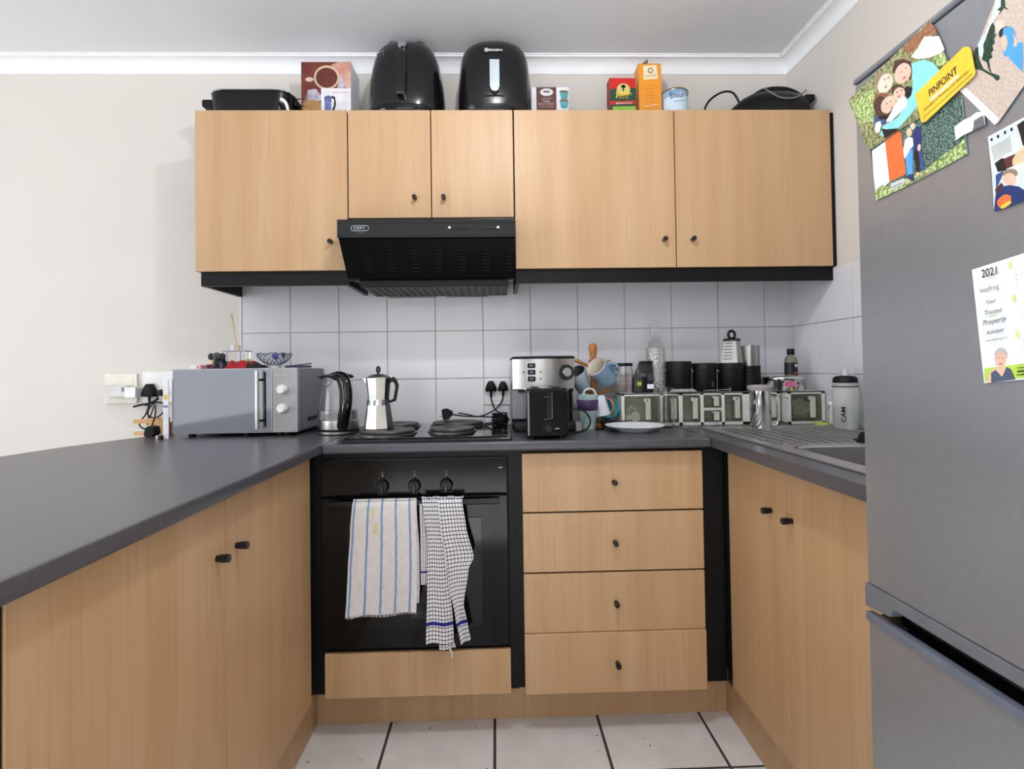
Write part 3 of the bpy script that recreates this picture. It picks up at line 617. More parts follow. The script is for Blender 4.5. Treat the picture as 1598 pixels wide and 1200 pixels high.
  ('black',[(-1.626,1.462),(-1.629,1.462),(-1.629,1.458),(-1.626,1.458)]),
  ('black',[(-1.636,1.463),(-1.639,1.463),(-1.639,1.459),(-1.636,1.459)]),
  ('black',[(-1.645,1.463),(-1.648,1.463),(-1.648,1.459),(-1.645,1.459)]),
  ('black',[(-1.654,1.463),(-1.662,1.465),(-1.669,1.464),(-1.668,1.434),(-1.661,1.434),(-1.658,1.448)]),
 ],
 'cal':[
  ('paper',[(-1.581,1.293),(-1.656,1.3),(-1.719,1.307),(-1.721,1.148),(-1.651,1.142),(-1.595,1.136)]),
  ('lime',[(-1.596,1.156),(-1.652,1.162),(-1.713,1.17),(-1.718,1.149),(-1.651,1.144),(-1.596,1.138)]),
  ('skin',[(-1.599,1.137),(-1.603,1.149),(-1.607,1.154),(-1.622,1.158),(-1.629,1.155),(-1.63,1.145),(-1.615,1.139)]),
  ('slate',[(-1.606,1.137),(-1.606,1.15),(-1.613,1.154),(-1.622,1.145),(-1.629,1.158),(-1.635,1.155),(-1.641,1.142)]),
  ('silver',[(-1.631,1.173),(-1.63,1.169),(-1.627,1.166),(-1.624,1.164),(-1.62,1.164),(-1.617,1.165),(-1.614,1.167),(-1.612,1.171),(-1.612,1.175),(-1.613,1.178),(-1.616,1.181),(-1.619,1.183),(-1.623,1.183),(-1.626,1.182),(-1.629,1.18),(-1.631,1.176)]),
  ('silver',[(-1.612,1.172),(-1.615,1.172),(-1.615,1.16),(-1.613,1.159)]),
  ('skin',[(-1.629,1.166),(-1.628,1.162),(-1.626,1.159),(-1.623,1.157),(-1.62,1.157),(-1.617,1.158),(-1.615,1.16),(-1.614,1.164),(-1.613,1.168),(-1.615,1.172),(-1.617,1.175),(-1.62,1.177),(-1.623,1.177),(-1.625,1.176),(-1.628,1.174),(-1.629,1.17)]),
  ('lips',[(-1.624,1.162),(-1.623,1.162),(-1.621,1.161),(-1.619,1.161),(-1.618,1.162),(-1.619,1.163),(-1.621,1.163),(-1.623,1.163)]),
  ('greyd',[(-1.619,1.169),(-1.619,1.169),(-1.618,1.169),(-1.617,1.169),(-1.616,1.169),(-1.617,1.17),(-1.618,1.17),(-1.619,1.17)]),
  ('greyd',[(-1.626,1.17),(-1.625,1.169),(-1.624,1.169),(-1.623,1.169),(-1.623,1.17),(-1.623,1.17),(-1.624,1.17),(-1.625,1.17)]),
  ('lime',[(-1.605,1.226),(-1.618,1.228),(-1.618,1.227),(-1.605,1.225)]),
  ('limel',[(-1.636,1.293),(-1.641,1.293),(-1.641,1.284),(-1.636,1.284)]),
  ('greyl',[(-1.645,1.279),(-1.647,1.28),(-1.647,1.279),(-1.645,1.279)]),
  ('greyl',[(-1.651,1.28),(-1.654,1.28),(-1.654,1.28),(-1.651,1.279)]),
  ('greyl',[(-1.658,1.281),(-1.66,1.281),(-1.66,1.28),(-1.658,1.28)]),
  ('greyl',[(-1.645,1.274),(-1.648,1.275),(-1.648,1.274),(-1.646,1.273)]),
  ('greyl',[(-1.652,1.275),(-1.654,1.275),(-1.655,1.275),(-1.652,1.274)]),
  ('greyl',[(-1.658,1.276),(-1.661,1.276),(-1.661,1.275),(-1.659,1.275)]),
  ('greyl',[(-1.646,1.269),(-1.649,1.27),(-1.649,1.269),(-1.646,1.268)]),
  ('greyl',[(-1.653,1.27),(-1.655,1.27),(-1.655,1.27),(-1.653,1.269)]),
  ('greyl',[(-1.659,1.271),(-1.662,1.271),(-1.662,1.27),(-1.659,1.27)]),
  ('greyl',[(-1.647,1.264),(-1.65,1.264),(-1.65,1.264),(-1.647,1.263)]),
  ('greyl',[(-1.654,1.265),(-1.656,1.265),(-1.656,1.265),(-1.654,1.264)]),
  ('greyl',[(-1.66,1.266),(-1.662,1.266),(-1.663,1.265),(-1.66,1.265)]),
  ('limel',[(-1.64,1.249),(-1.645,1.25),(-1.645,1.241),(-1.64,1.241)]),
  ('greyl',[(-1.649,1.236),(-1.651,1.237),(-1.651,1.236),(-1.649,1.236)]),
  ('greyl',[(-1.655,1.238),(-1.658,1.238),(-1.658,1.237),(-1.655,1.237)]),
  ('greyl',[(-1.662,1.239),(-1.664,1.239),(-1.664,1.238),(-1.662,1.238)]),
  ('greyl',[(-1.65,1.231),(-1.652,1.232),(-1.652,1.231),(-1.65,1.231)]),
  ('greyl',[(-1.656,1.233),(-1.658,1.233),(-1.658,1.232),(-1.656,1.232)]),
  ('greyl',[(-1.662,1.234),(-1.665,1.234),(-1.665,1.233),(-1.662,1.233)]),
  ('greyl',[(-1.65,1.226),(-1.653,1.227),(-1.653,1.226),(-1.651,1.226)]),
  ('greyl',[(-1.657,1.228),(-1.659,1.228),(-1.659,1.227),(-1.657,1.227)]),
  ('greyl',[(-1.663,1.229),(-1.665,1.229),(-1.666,1.228),(-1.663,1.228)]),
  ('greyl',[(-1.651,1.221),(-1.654,1.222),(-1.654,1.221),(-1.651,1.221)]),
  ('greyl',[(-1.658,1.223),(-1.66,1.223),(-1.66,1.222),(-1.658,1.222)]),
  ('greyl',[(-1.664,1.224),(-1.666,1.224),(-1.666,1.224),(-1.664,1.223)]),
  ('limel',[(-1.644,1.203),(-1.649,1.204),(-1.649,1.195),(-1.644,1.195)]),
  ('greyl',[(-1.653,1.191),(-1.655,1.192),(-1.655,1.191),(-1.653,1.19)]),
  ('greyl',[(-1.659,1.193),(-1.661,1.193),(-1.661,1.192),(-1.659,1.192)]),
  ('greyl',[(-1.665,1.194),(-1.668,1.195),(-1.668,1.194),(-1.665,1.193)]),
  ('greyl',[(-1.653,1.186),(-1.656,1.187),(-1.656,1.186),(-1.654,1.185)]),
  ('greyl',[(-1.66,1.188),(-1.662,1.188),(-1.662,1.187),(-1.66,1.187)]),
  ('greyl',[(-1.666,1.189),(-1.668,1.19),(-1.669,1.189),(-1.666,1.189)]),
  ('greyl',[(-1.654,1.181),(-1.657,1.182),(-1.657,1.181),(-1.654,1.18)]),
  ('greyl',[(-1.661,1.183),(-1.663,1.183),(-1.663,1.183),(-1.661,1.182)]),
  ('greyl',[(-1.667,1.185),(-1.669,1.185),(-1.669,1.184),(-1.667,1.184)]),
  ('greyl',[(-1.655,1.176),(-1.658,1.177),(-1.658,1.176),(-1.655,1.176)]),
  ('greyl',[(-1.662,1.178),(-1.664,1.179),(-1.664,1.178),(-1.662,1.177)]),
  ('greyl',[(-1.668,1.18),(-1.67,1.18),(-1.67,1.18),(-1.668,1.179)]),
  ('ink',[(-1.645,1.157),(-1.662,1.158),(-1.661,1.157),(-1.645,1.156)]),
  ('ink',[(-1.645,1.153),(-1.661,1.154),(-1.661,1.152),(-1.645,1.151)]),
  ('ink',[(-1.644,1.148),(-1.661,1.15),(-1.661,1.148),(-1.644,1.147)]),
 ],
 'magnet':[
  ('yellow',[(-1.493,1.582),(-1.497,1.585),(-1.582,1.605),(-1.59,1.601),(-1.594,1.595),(-1.6,1.56),(-1.598,1.556),(-1.512,1.532),(-1.504,1.534),(-1.502,1.539)]),
  ('white',[(-1.521,1.562),(-1.572,1.572),(-1.574,1.569),(-1.523,1.558)]),
  ('ink',[(-1.507,1.54),(-1.595,1.561),(-1.595,1.56),(-1.507,1.539)]),
 ],
}
PTEXT={
 'magnet':[('PINPOINT', (-1.521, 1.566), (-1.572, 1.575), 'ink', 0), ('Specialists in Plumbing Leak Detection', (-1.51, 1.549), (-1.59, 1.566), 'ink', 0)],
 'cal':[('2021', (-1.599, 1.279), (-1.622, 1.28), 'ink', 0), ('leapfrog', (-1.596, 1.259), (-1.624, 1.261), 'greyd', 0), ('Your', (-1.605, 1.242), (-1.62, 1.244), 'ink', 1), ('Trusted', (-1.602, 1.228), (-1.628, 1.23), 'ink', 1), ('Property', (-1.599, 1.214), (-1.634, 1.218), 'ink', 1), ('Advisor', (-1.603, 1.201), (-1.63, 1.204), 'ink', 1), ('www.leapfrog.co.za', (-1.602, 1.192), (-1.634, 1.195), 'greyd', 0)],
}

# ================================================================== papers on the fridge door
PC = dict(foliage=(168, 172, 122), rust=(158, 112, 82), cream=(238, 244, 240), leaf=(198, 212, 150), hairlt=(150, 130, 108), cyan=(140, 216, 236), black=(34, 30, 32), hairdk=(74, 56, 48),
          skin=(238, 190, 168), skinlt=(240, 208, 190), hairred=(140, 86, 66), white=(236, 238, 244), denim=(58, 84, 136), lips=(180, 90, 84), hedge=(112, 142, 132), orange=(238, 112, 62),
          path=(150, 158, 118), sign=(206, 206, 210), navy=(36, 54, 108), blond=(222, 198, 150), jeans=(82, 160, 220), sand=(206, 190, 178), sea=(222, 236, 242), palm=(44, 74, 58),
          greyd=(104, 104, 112), skyw=(216, 226, 230), greyw=(188, 194, 190), maroon=(92, 44, 48), yellow=(244, 198, 62), paper=(240, 244, 246), lime=(188, 222, 84), limel=(214, 234, 150),
          slate=(82, 92, 112), silver=(196, 192, 190), greyl=(190, 192, 196), ink=(50, 46, 44))
def pmat(k):
    if 'print_' + k in MATS: return MATS['print_' + k]
    alt = dict(foliage=(84, 92, 54), leaf=(96, 128, 60), hedge=(28, 46, 42), path=(104, 110, 74), sand=(190, 170, 158), palm=(28, 50, 38), rust=(128, 84, 60), sea=(190, 214, 222)).get(k)
    return mat('print_' + k, PC[k], .35, var=.05, scale=(320 if k in ('hedge', 'sand') else 190) if alt else 40, col2=alt, hard=.10 if alt else .2)
def picture(key, name, label, cat, lift, group=None):
    """a printed card a little off the door; its shapes lie on it as ink"""
    sh = PICS[key]; base = sh[0][1]; b = MB(); x = .6645 - lift
    b.prism([tuple(p) for p in base], 'x', x - .0004, x, pmat('paper' if key != 'magnet' else 'yellow'))
    rim = .03 if key in ('beach',) else 0
    for k, (m, pts) in enumerate(sh):
        xx = x - .0005 - .00004 * k
        P = [Vector((xx, p[0], p[1])) for p in pts]; i = b.mi(pmat(m))
        f = b.bm.faces.new([b.bm.verts.new(p) for p in P]); f.normal_update(); f.material_index = i; f.smooth = False
        if f.normal.x > 0: f.normal_flip()
    bmesh.ops.triangulate(b.bm, faces=[f for f in b.bm.faces if len(f.verts) > 4])
    cy = sum(p[0] for p in base) / len(base); cz = sum(p[1] for p in base) / len(base)
    o = b.build(name); recenter(o, (x, cy, cz)); tag(o, label, cat, group)
    for body, p0, p1, m, sc in PTEXT.get(key, []):
        xt = x - .0005 - .00004 * (len(sh) + 2)
        P0 = Vector((xt, p0[0], p0[1])); P1 = Vector((xt, p1[0], p1[1]))
        lettering(body, P0, P1, (0, 0, 1), pmat(m), o, shear=.25 if sc else 0, maxh=(.011 if body in ('PINPOINT', '2021') else None), bold=.01 if body in ('2021', 'PINPOINT') else 0)
    return o
picture('couple', 'photograph', 'photo of a couple standing by a leafy hedge and orange panel, on the fridge', 'photo', .0012)
picture('family', 'photograph', 'photo of four people hugging, one in a light blue shirt, on the fridge door', 'photo', .0030)
picture('beach', 'photograph', 'photo of a sandy beach with palm frond and person in blue on the fridge', 'photo', .0018)
picture('torn', 'photograph', 'small black and white photo scrap between the other photos on the fridge', 'photo', .0032)
picture('strip', 'photograph', 'photo with film-strip edge holes and smiling people, above the calendar on the fridge', 'photo', .0016)
picture('cal', 'calendar', 'white 2021 calendar sheet with lime green band on the fridge door', 'calendar', .0014)
picture('magnet', 'fridge_magnet', 'yellow rectangular advertising magnet holding the photos on the fridge', 'magnet', .0050)

# ================================================================== on top of the wall cabinets
ZT = ZU1 - .003   # cabinet roof
def rect_ring(cx, cy, z, hx, hy, r, n=6):
    P = []
    for sx_, sy_, a0 in ((1, 1, 0), (-1, 1, 90), (-1, -1, 180), (1, -1, 270)):
        for k in range(n + 1):
            a = math.radians(a0 + 90 * k / n); P.append((cx + sx_ * (hx - r) + r * math.cos(a), cy + sy_ * (hy - r) + r * math.sin(a), z))
    return P
# electric frying pan
t = thing('frying_pan', 'black electric frying pan with side handles at the left end of the cabinet top', 'pan', (-.92, -.18, ZT))
b = MB(); cx, cy = -.915, -.15
b.loft([rect_ring(cx, cy, ZT, .115, .08, .05), rect_ring(cx, cy, ZT + .012, .138, .096, .055), rect_ring(cx, cy, ZT + .06, .150, .103, .058), rect_ring(cx, cy, ZT + .105, .154, .105, .058), rect_ring(cx, cy, ZT + .109, .145, .098, .055)], BLKS)
b.build('pan', t)
b = MB(); b.tube(rect_ring(cx, cy, ZT + .110, .153, .104, .057, 5), .0035, CHROME, 8, closed=True, smooth=False)
b.build('lid_rim', t)
b = MB(); b.loft([rect_ring(cx, cy, ZT + .1105, .148, .10, .055), rect_ring(cx, cy, ZT + .117, .125, .08, .05), rect_ring(cx, cy, ZT + .120, .07, .045, .04)], GLASS); b.build('glass_lid', t)
for s_ in (-1, 1):
    b = MB(); b.rbox(cx + s_ * .148, cx + s_ * (.165 if s_ > 0 else .196), cy - .05, cy + .05, ZT + .072, ZT + .100, BLKM, .012, 'z', .004); b.build('handle', t)
# cable end hanging out
t_pan = [q for q in bpy.data.objects if q.get('category') == 'pan'][0]
b = MB(); b.tube([(-.785, -.268, ZT + .066), (-.775, -.272, ZT + .060), (-.764, -.272, ZT + .046), (-.758, -.268, ZT + .02), (-.756, -.262, ZT + .006)], .006, WPL, 8)
b.build('cord', t_pan)

def printed_box(name, label, cat, x0, x1, y0, y1, h, front, side, z0=None, rz=0, parts=True):
    z0 = ZT if z0 is None else z0
    t = thing(name, label, cat, ((x0 + x1) / 2, (y0 + y1) / 2, z0)); 
    b = MB(); b.box(x0, x1, y0, y1, z0, z0 + h, side, .0012); b.box(x0 + .0008, x1 - .0008, y0 - .0004, y0 + .001, z0 + .001, z0 + h - .001, front)
    b.build('carton', t); t.rotation_euler.z = rz; return t
CARDW = mat('white_card', (232, 233, 236), .5); MAR = mat('maroon_card', (96, 40, 38), .45, var=.12, scale=12, col2=(126, 60, 44))
# coffee maker box
t = printed_box('appliance_box', 'tall coffee maker box with a picture of a cup, left of the first air fryer', 'box', -.748, -.553, -.16, -.03, .268, MAR, CARDW)
yb = -.1608
b = MB()
def disc(b, cx, cz, rx, rz, m, y, n=28, a0=0, a1=360):
    P = [(cx + rx * math.cos(math.radians(a0 + (a1 - a0) * i / n)), cz + rz * math.sin(math.radians(a0 + (a1 - a0) * i / n))) for i in range(n + (a1 - a0 < 360))]
    b.prism(P, 'y', y - .0001, y, m)
def poly(b, pts, m, y): b.prism(pts, 'y', y - .0001, y, m)
zt_ = ZT + .268
poly(b, [(-.747, ZT + .002), (-.747, ZT + .09), (-.72, ZT + .155), (-.70, ZT + .16), (-.66, ZT + .135), (-.56, ZT + .16), (-.554, ZT + .002)], mat('art_tan', (150, 118, 96), .5, col2=(96, 70, 62), scale=30), yb)
poly(b, [(-.60, zt_ - .002), (-.554, zt_ - .002), (-.554, ZT + .155), (-.575, ZT + .165), (-.60, ZT + .20), (-.63, zt_ - .012)], mat('art_orange', (186, 96, 60), .5, col2=(214, 190, 180), scale=9), yb - .0002)
disc(b, -.648, ZT + .205, .050, .048, mat('art_rim', (206, 186, 156), .5), yb - .0004); disc(b, -.648, ZT + .204, .042, .040, mat('art_tea', (112, 48, 40), .4, col2=(84, 40, 34)), yb - .0006)
disc(b, -.715, ZT + .197, .016, .009, MATS['art_rim'], yb - .0004)
poly(b, [(-.59, ZT + .222), (-.622, ZT + .12), (-.57, ZT + .12)], mat('art_napkin', (206, 202, 210), .5, col2=(150, 140, 160), scale=50), yb - .0005)
poly(b, [(-.722, ZT + .155), (-.69, ZT + .16), (-.66, ZT + .12), (-.70, ZT + .10), (-.725, ZT + .115)], MATS['art_napkin'], yb - .0007)
disc(b, -.705, ZT + .085, .038, .032, mat('art_biscuit', (178, 138, 84), .6, scale=60), yb - .0008)
b.build('cover_picture', t)
b = MB(); poly(b, [(-.670, ZT + .002), (-.670, ZT + .162), (-.5545, ZT + .162), (-.5545, ZT + .002)], CARDW, yb - .0010)
BLUEP = mat('print_blue_jug', (120, 134, 190), .4, col2=(60, 70, 120), scale=40)
poly(b, [(-.656, ZT + .05), (-.658, ZT + .128), (-.642, ZT + .134), (-.630, ZT + .128), (-.632, ZT + .05)], BLUEP, yb - .0012)
poly(b, [(-.630, ZT + .132), (-.616, ZT + .128), (-.612, ZT + .10), (-.620, ZT + .07), (-.630, ZT + .07), (-.620, ZT + .095), (-.620, ZT + .118), (-.630, ZT + .124)], BLKM, yb - .0012)
b.build('label', t)
lettering('mellerware', (-.626, yb - .0014, ZT + .143), (-.562, yb - .0014, ZT + .143), (0, 0, 1), mat('print_red', (206, 56, 52), .5), t, maxh=.006)

# air fryers
AFG = mat('fryer_black', (17, 17, 19), .10, spec=.55); AFM = mat('fryer_satin', (18, 18, 20), .22)
def superring(cx, cy, z, rx, ry, e=2.6, n=40, yb=1.0):
    P = []
    for i in range(n):
        a = 2 * PI * i / n; c, s_ = math.cos(a), math.sin(a)
        P.append((cx + rx * abs(c) ** (2 / e) * (1 if c > 0 else -1), cy + ry * abs(s_) ** (2 / e) * (1 if s_ > 0 else -1), z))
    return P
def fryer(t, cx, cy, prof, m):
    b = MB(); b.loft([superring(cx, cy + dy, ZT + z, rx, ry, e) for z, rx, ry, dy, e in prof], m); return b.build('housing', t, ang=60)
t = thing('air_fryer', 'black air fryer with a silver knob on top and preset icons, left of the two', 'air fryer', (-.336, -.16, ZT))
cx, cy = -.330, -.165
P1 = [(0, .122, .125, 0, 2.6), (.012, .136, .134, 0, 2.6), (.035, .144, .138, 0, 2.7), (.09, .145, .138, 0, 2.7), (.14, .142, .136, 0, 2.7), (.19, .135, .131, 0, 2.7), (.235, .126, .122, .003, 2.7), (.275, .112, .108, .006, 2.6), (.300, .097, .092, .012, 2.5), (.316, .076, .070, .018, 2.4), (.322, .045, .045, .02, 2.2)]
fryer(t, cx, cy, P1, AFG)
b = MB(); b.ell((cx - .048, cy + .01, ZT + .300), (.040, .075, .031), AFG, M=None); b.ell((cx + .048, cy + .01, ZT + .300), (.040, .075, .031), AFG); b.build('top_ridge', t, ang=60)
b = MB()
M = Matrix.Translation((cx - .004, -.264, ZT + .268)) @ Matrix.Rotation(math.radians(62), 4, 'X')
b.lathe([(.0185, -.012), (.0185, .006), (.016, .013), (.010, .016), (0, .0165)], CHROME, seg=28, M=M); b.build('timer_knob', t)
# removable drawer with a grip
b = MB(); b.loft([superring(cx, cy - .001, ZT + z, rx, ry, 2.7) for z, rx, ry in ((.022, .1365, .1385), (.030, .1395, .1405), (.034, .1365, .1385))], BLKM); b.build('drawer_seam', t, ang=60)
b = MB(); b.loft([[(cx + sx_ * w_ - .004, yy, ZT + zz) for sx_, yy in ((-1, y0), (1, y0), (1, y0 + .03), (-1, y0 + .03))] for zz, w_, y0 in ((.055, .012, -.332), (.075, .018, -.338), (.15, .021, -.332), (.215, .019, -.310), (.235, .014, -.298))], AFG); b.build('handle', t, ang=50)
b = MB()
for r_ in range(2):
    for c_ in range(3):
        x = cx - .100 + c_ * .013; z = ZT + .232 + r_ * .012
        y = cy + .003 - .1215 * (1 - abs((x - cx) / .1255) ** 2.7) ** (1 / 2.7) - .0015
        b.cyl((x, y + .004, z), (x, y - .0005, z), .0036, DIMLETT, 8)
b.build('preset_icons', t)

t = thing('air_fryer', 'black dome-shaped air fryer with a vertical pale silver strip handle, right of the two', 'air fryer', (.012, -.16, ZT))
cx, cy = .010, -.165
P2 = [(0, .122, .120, 0, 2.6), (.010, .134, .132, 0, 2.6), (.04, .142, .137, 0, 2.7), (.09, .1435, .139, 0, 2.7), (.14, .141, .137, 0, 2.7), (.19, .137, .134, 0, 2.7), (.235, .132, .128, .003, 2.7), (.265, .125, .120, .006, 2.6), (.288, .114, .108, .010, 2.5), (.306, .096, .088, .014, 2.3), (.319, .068, .062, .016, 2.1), (.326, .03, .03, .016, 2)]
fryer(t, cx, cy, P2, AFM)
b = MB(); S = mat('pale_silver', (186, 198, 204), .3, metal=.25)
pts = [(cx - .018, ZT + .192), (cx - .018, ZT + .094), (cx - .013, ZT + .079), (cx, ZT + .074), (cx + .013, ZT + .079), (cx + .018, ZT + .094), (cx + .018, ZT + .192)]
b.prism(pts, 'y', -.3145, -.300, S, .001, M=None); b.build('handle_strip', t)
b = MB(); b.prism([(cx - .020, ZT + .194), (cx - .020, ZT + .092), (cx - .014, ZT + .076), (cx, ZT + .064), (cx + .014, ZT + .076), (cx + .020, ZT + .092), (cx + .020, ZT + .194)], 'y', -.312, -.280, AFG, .002); b.build('handle', t)
b = MB(); b.tube([(cx + .136 * math.cos(a), cy - .140 * math.sin(a) * (1), ZT + .05 + .012 * math.sin(a)) for a in [PI * i / 20 for i in range(1, 20)]], .0025, BLKG, 6, smooth=False); b.build('drawer_seam', t)
lettering('EIGEN', (cx - .020, -.2945, ZT + .234), (cx + .030, -.2945, ZT + .234), (0, .2, 1), LETT, t, maxh=.0085, bold=.02)
b = MB(); pts = [(cx - .029 + .006 * math.cos(q), -.2945, ZT + .2382 + .006 * math.sin(q)) for q in [2 * PI * i / 14 for i in range(14)]]
b.tube(pts, .0014, LETT, 6, closed=True, smooth=False); b.box(cx - .033, cx - .025, -.2955, -.294, ZT + .2372, ZT + .2392, LETT); b.build('badge', t)

# rusk box: white carton, brown panel, teal cups
t = printed_box('rusk_box', 'white biscuit box with dark brown panel and teal cups beside the dome air fryer', 'box', .156, .306, -.15, -.09, .173, CARDW, CARDW)
yb = -.1508; b = MB(); BR = mat('dark_brown_card', (98, 52, 48), .5)
poly(b, [(.176, ZT + .001), (.256, ZT + .001), (.256, ZT + .172), (.176, ZT + .172)], BR, yb)
disc(b, .217, ZT + .152, .026, .015, CARDW, yb - .0002); disc(b, .217, ZT + .154, .015, .005, mat('print_grey', (130, 110, 120), .5), yb - .0004)
TEAL = mat('print_teal', (98, 176, 182), .45, col2=(64, 140, 150), scale=40)
for zz in (0, .036): poly(b, [(.268, ZT + .155 - zz), (.304, ZT + .155 - zz), (.302, ZT + .128 - zz), (.290, ZT + .120 - zz), (.274, ZT + .125 - zz)], TEAL, yb - .0002); disc(b, .286, ZT + .155 - zz, .018, .005, mat('print_coffee', (120, 96, 80), .5), yb - .0004)
b.build('front_print', t)
for s_, zz, h, x0, x1 in (('LUXURY', .123, .007, .198, .238), ('Rusks', .112, .008, .204, .230), ('BLACK FOREST', .101, .008, .184, .248), ('WITH CRANBERRIES', .092, .004, .188, .244)):
    lettering(s_, (x0, yb - .0004, ZT + zz), (x1, yb - .0004, ZT + zz), (0, 0, 1), mat('print_sand', (206, 176, 150), .5) if s_ != 'Rusks' else LETT, t, maxh=h)

# red and green oats box
t = printed_box('oats_box', 'red and green oats box leaning beside the taller orange box', 'box', .467, .572, -.16, -.11, .205, mat('red_card', (206, 40, 36), .4), mat('side_red', (150, 34, 30), .5))
yb = -.1608; b = MB()
poly(b, [(.468, ZT + .110), (.571, ZT + .115), (.571, ZT + .165), (.468, ZT + .158)], mat('green_card', (28, 76, 58), .45), yb)
poly(b, [(.478, ZT + .001), (.571, ZT + .001), (.571, ZT + .092), (.478, ZT + .088)], mat('lime_card', (132, 196, 70), .45), yb)
poly(b, [(.468, ZT + .001), (.4775, ZT + .001), (.4775, ZT + .090), (.571, ZT + .093), (.571, ZT + .101), (.468, ZT + .097)], MATS['green_card'], yb)
disc(b, .522, ZT + .158, .027, .024, mat('sun_yellow', (214, 200, 120), .5), yb - .0002); disc(b, .522, ZT + .170, .009, .007, BLKM, yb - .0004); poly(b, [(.519, ZT + .152), (.525, ZT + .152), (.524, ZT + .168), (.520, ZT + .168)], BLKM, yb - .0004)
b.build('front_print', t)
lettering('Jungle', (.489, yb - .0006, ZT + .130), (.556, yb - .0006, ZT + .132), (0, 0, 1), mat('print_yellow', (238, 212, 92), .5), t, maxh=.020, bold=.03)
lettering('SINCE 1920', (.502, yb - .0006, ZT + .121), (.542, yb - .0006, ZT + .122), (0, 0, 1), MATS['print_yellow'], t, maxh=.005)
lettering('JUNGLE OATS', (.490, yb - .0006, ZT + .0985), (.556, yb - .0006, ZT + .101), (0, 0, 1), LETT, t, maxh=.006, bold=.02)
t.rotation_euler.z = .04
# orange box with open flaps
OR = mat('orange_card', (236, 152, 46), .45, var=.03); ORD = mat('card_inside', (120, 82, 56), .7)
t = printed_box('cereal_box', 'tall orange box with open top flaps on the cabinet top', 'box', .588, .680, -.15, -.08, .268, OR, OR)
b = MB(); y0_, y1_ = -.15, -.08; zt_ = ZT + .268
b.loft([[(.588, y0_, zt_), (.680, y0_, zt_), (.680, y0_ + .001, zt_), (.588, y0_ + .001, zt_)], [(.590, y0_ + .03, zt_ + .010), (.678, y0_ + .03, zt_ + .014), (.678, y0_ + .031, zt_ + .012), (.590, y0_ + .031, zt_ + .008)]], ORD)
b.prism([(.590, zt_), (.630, zt_ + .034), (.632, zt_ + .014), (.678, zt_)], 'y', y1_ - .02, y1_ - .0185, ORD)
b.prism([(.597, zt_ + .004), (.633, zt_ + .030), (.631, zt_ + .004)], 'y', y0_ + .02, y0_ + .0215, ORD)
b.build('top_flap', t)
b = MB(); yb = -.1508
poly(b, [(.607, ZT + .258), (.661, ZT + .262), (.666, ZT + .207), (.608, ZT + .202)], mat('cream_card', (240, 226, 188), .5), yb)
disc(b, .636, ZT + .240, .011, .012, mat('print_olive', (150, 130, 84), .5), yb - .0002); disc(b, .636, ZT + .240, .006, .007, MATS['cream_card'], yb - .0004)
for k in range(7): poly(b, [(.612, ZT + .18 - .013 * k), (.655 - .004 * (k % 3), ZT + .18 - .013 * k), (.655 - .004 * (k % 3), ZT + .1785 - .013 * k), (.612, ZT + .1785 - .013 * k)], mat('orange_ink', (214, 128, 30), .5), yb)
b.build('front_print', t)
lettering('OUMA', (.614, yb - .0004, ZT + .212), (.658, yb - .0004, ZT + .216), (0, 0, 1), MATS['print_olive'], t, maxh=.009)
b = MB(); poly(b, [(.606, ZT + .094), (.664, ZT + .102), (.664, ZT + .1045), (.606, ZT + .0965)], LETT, yb - .0002); b.build('white_line', t)
# round tin
t = thing('milk_tin', 'round light blue and silver tin on the cabinet top', 'tin', (.732, -.14, ZT))
BT = mat('tin_blue', (176, 206, 228), .3, metal=.2, col2=(120, 170, 210), scale=6)
b = MB(); b.lathe([(.050, 0), (.052, .002), (.052, .145), (.0505, .147)], BT, c=(.735, -.14, ZT), seg=40); b.build('can', t, ang=60)
b = MB(); b.lathe([(.0535, .145), (.0545, .149), (.053, .152), (.050, .151), (.049, .147), (0, .147)], mat('gold_rim', (150, 136, 104), .3, metal=.8), c=(.735, -.14, ZT), seg=40); b.build('lid', t, ang=60)
b = MB()
tb = []
for k in range(13):
    a = math.radians(-160 + k * 11.5); tb.append((.735 + .0524 * math.cos(a), -.14 + .0524 * math.sin(a)))
for (xa, ya), (xb, yb2) in zip(tb, tb[1:]):
    b.loft([[(xa, ya, ZT + .02), (xa, ya, ZT + .108)], [(xb, yb2, ZT + .02), (xb, yb2, ZT + .108)]], CARDW, cap=False) if 0 else None
    f = b.bm.faces.new([b.bm.verts.new(q) for q in ((xa, ya, ZT + .012), (xb, yb2, ZT + .012), (xb, yb2, ZT + .118 + .022 * (xb - .69) / .09), (xa, ya, ZT + .118 + .022 * (xa - .69) / .09))]); f.material_index = b.mi(mat('tin_label', (216, 232, 244), .35, col2=(196, 218, 236), scale=20)); f.smooth = True
b.build('label', t)
lettering('Ensure', (.700, -.1935, ZT + .106), (.772, -.1935, ZT + .116), (0, 0, 1), mat('print_navy', (44, 58, 120), .4), t, maxh=.024)
lettering('complete balanced nutrition', (.712, -.1935, ZT + .092), (.772, -.1935, ZT + .100), (0, 0, 1), MATS['print_navy'], t, maxh=.006)

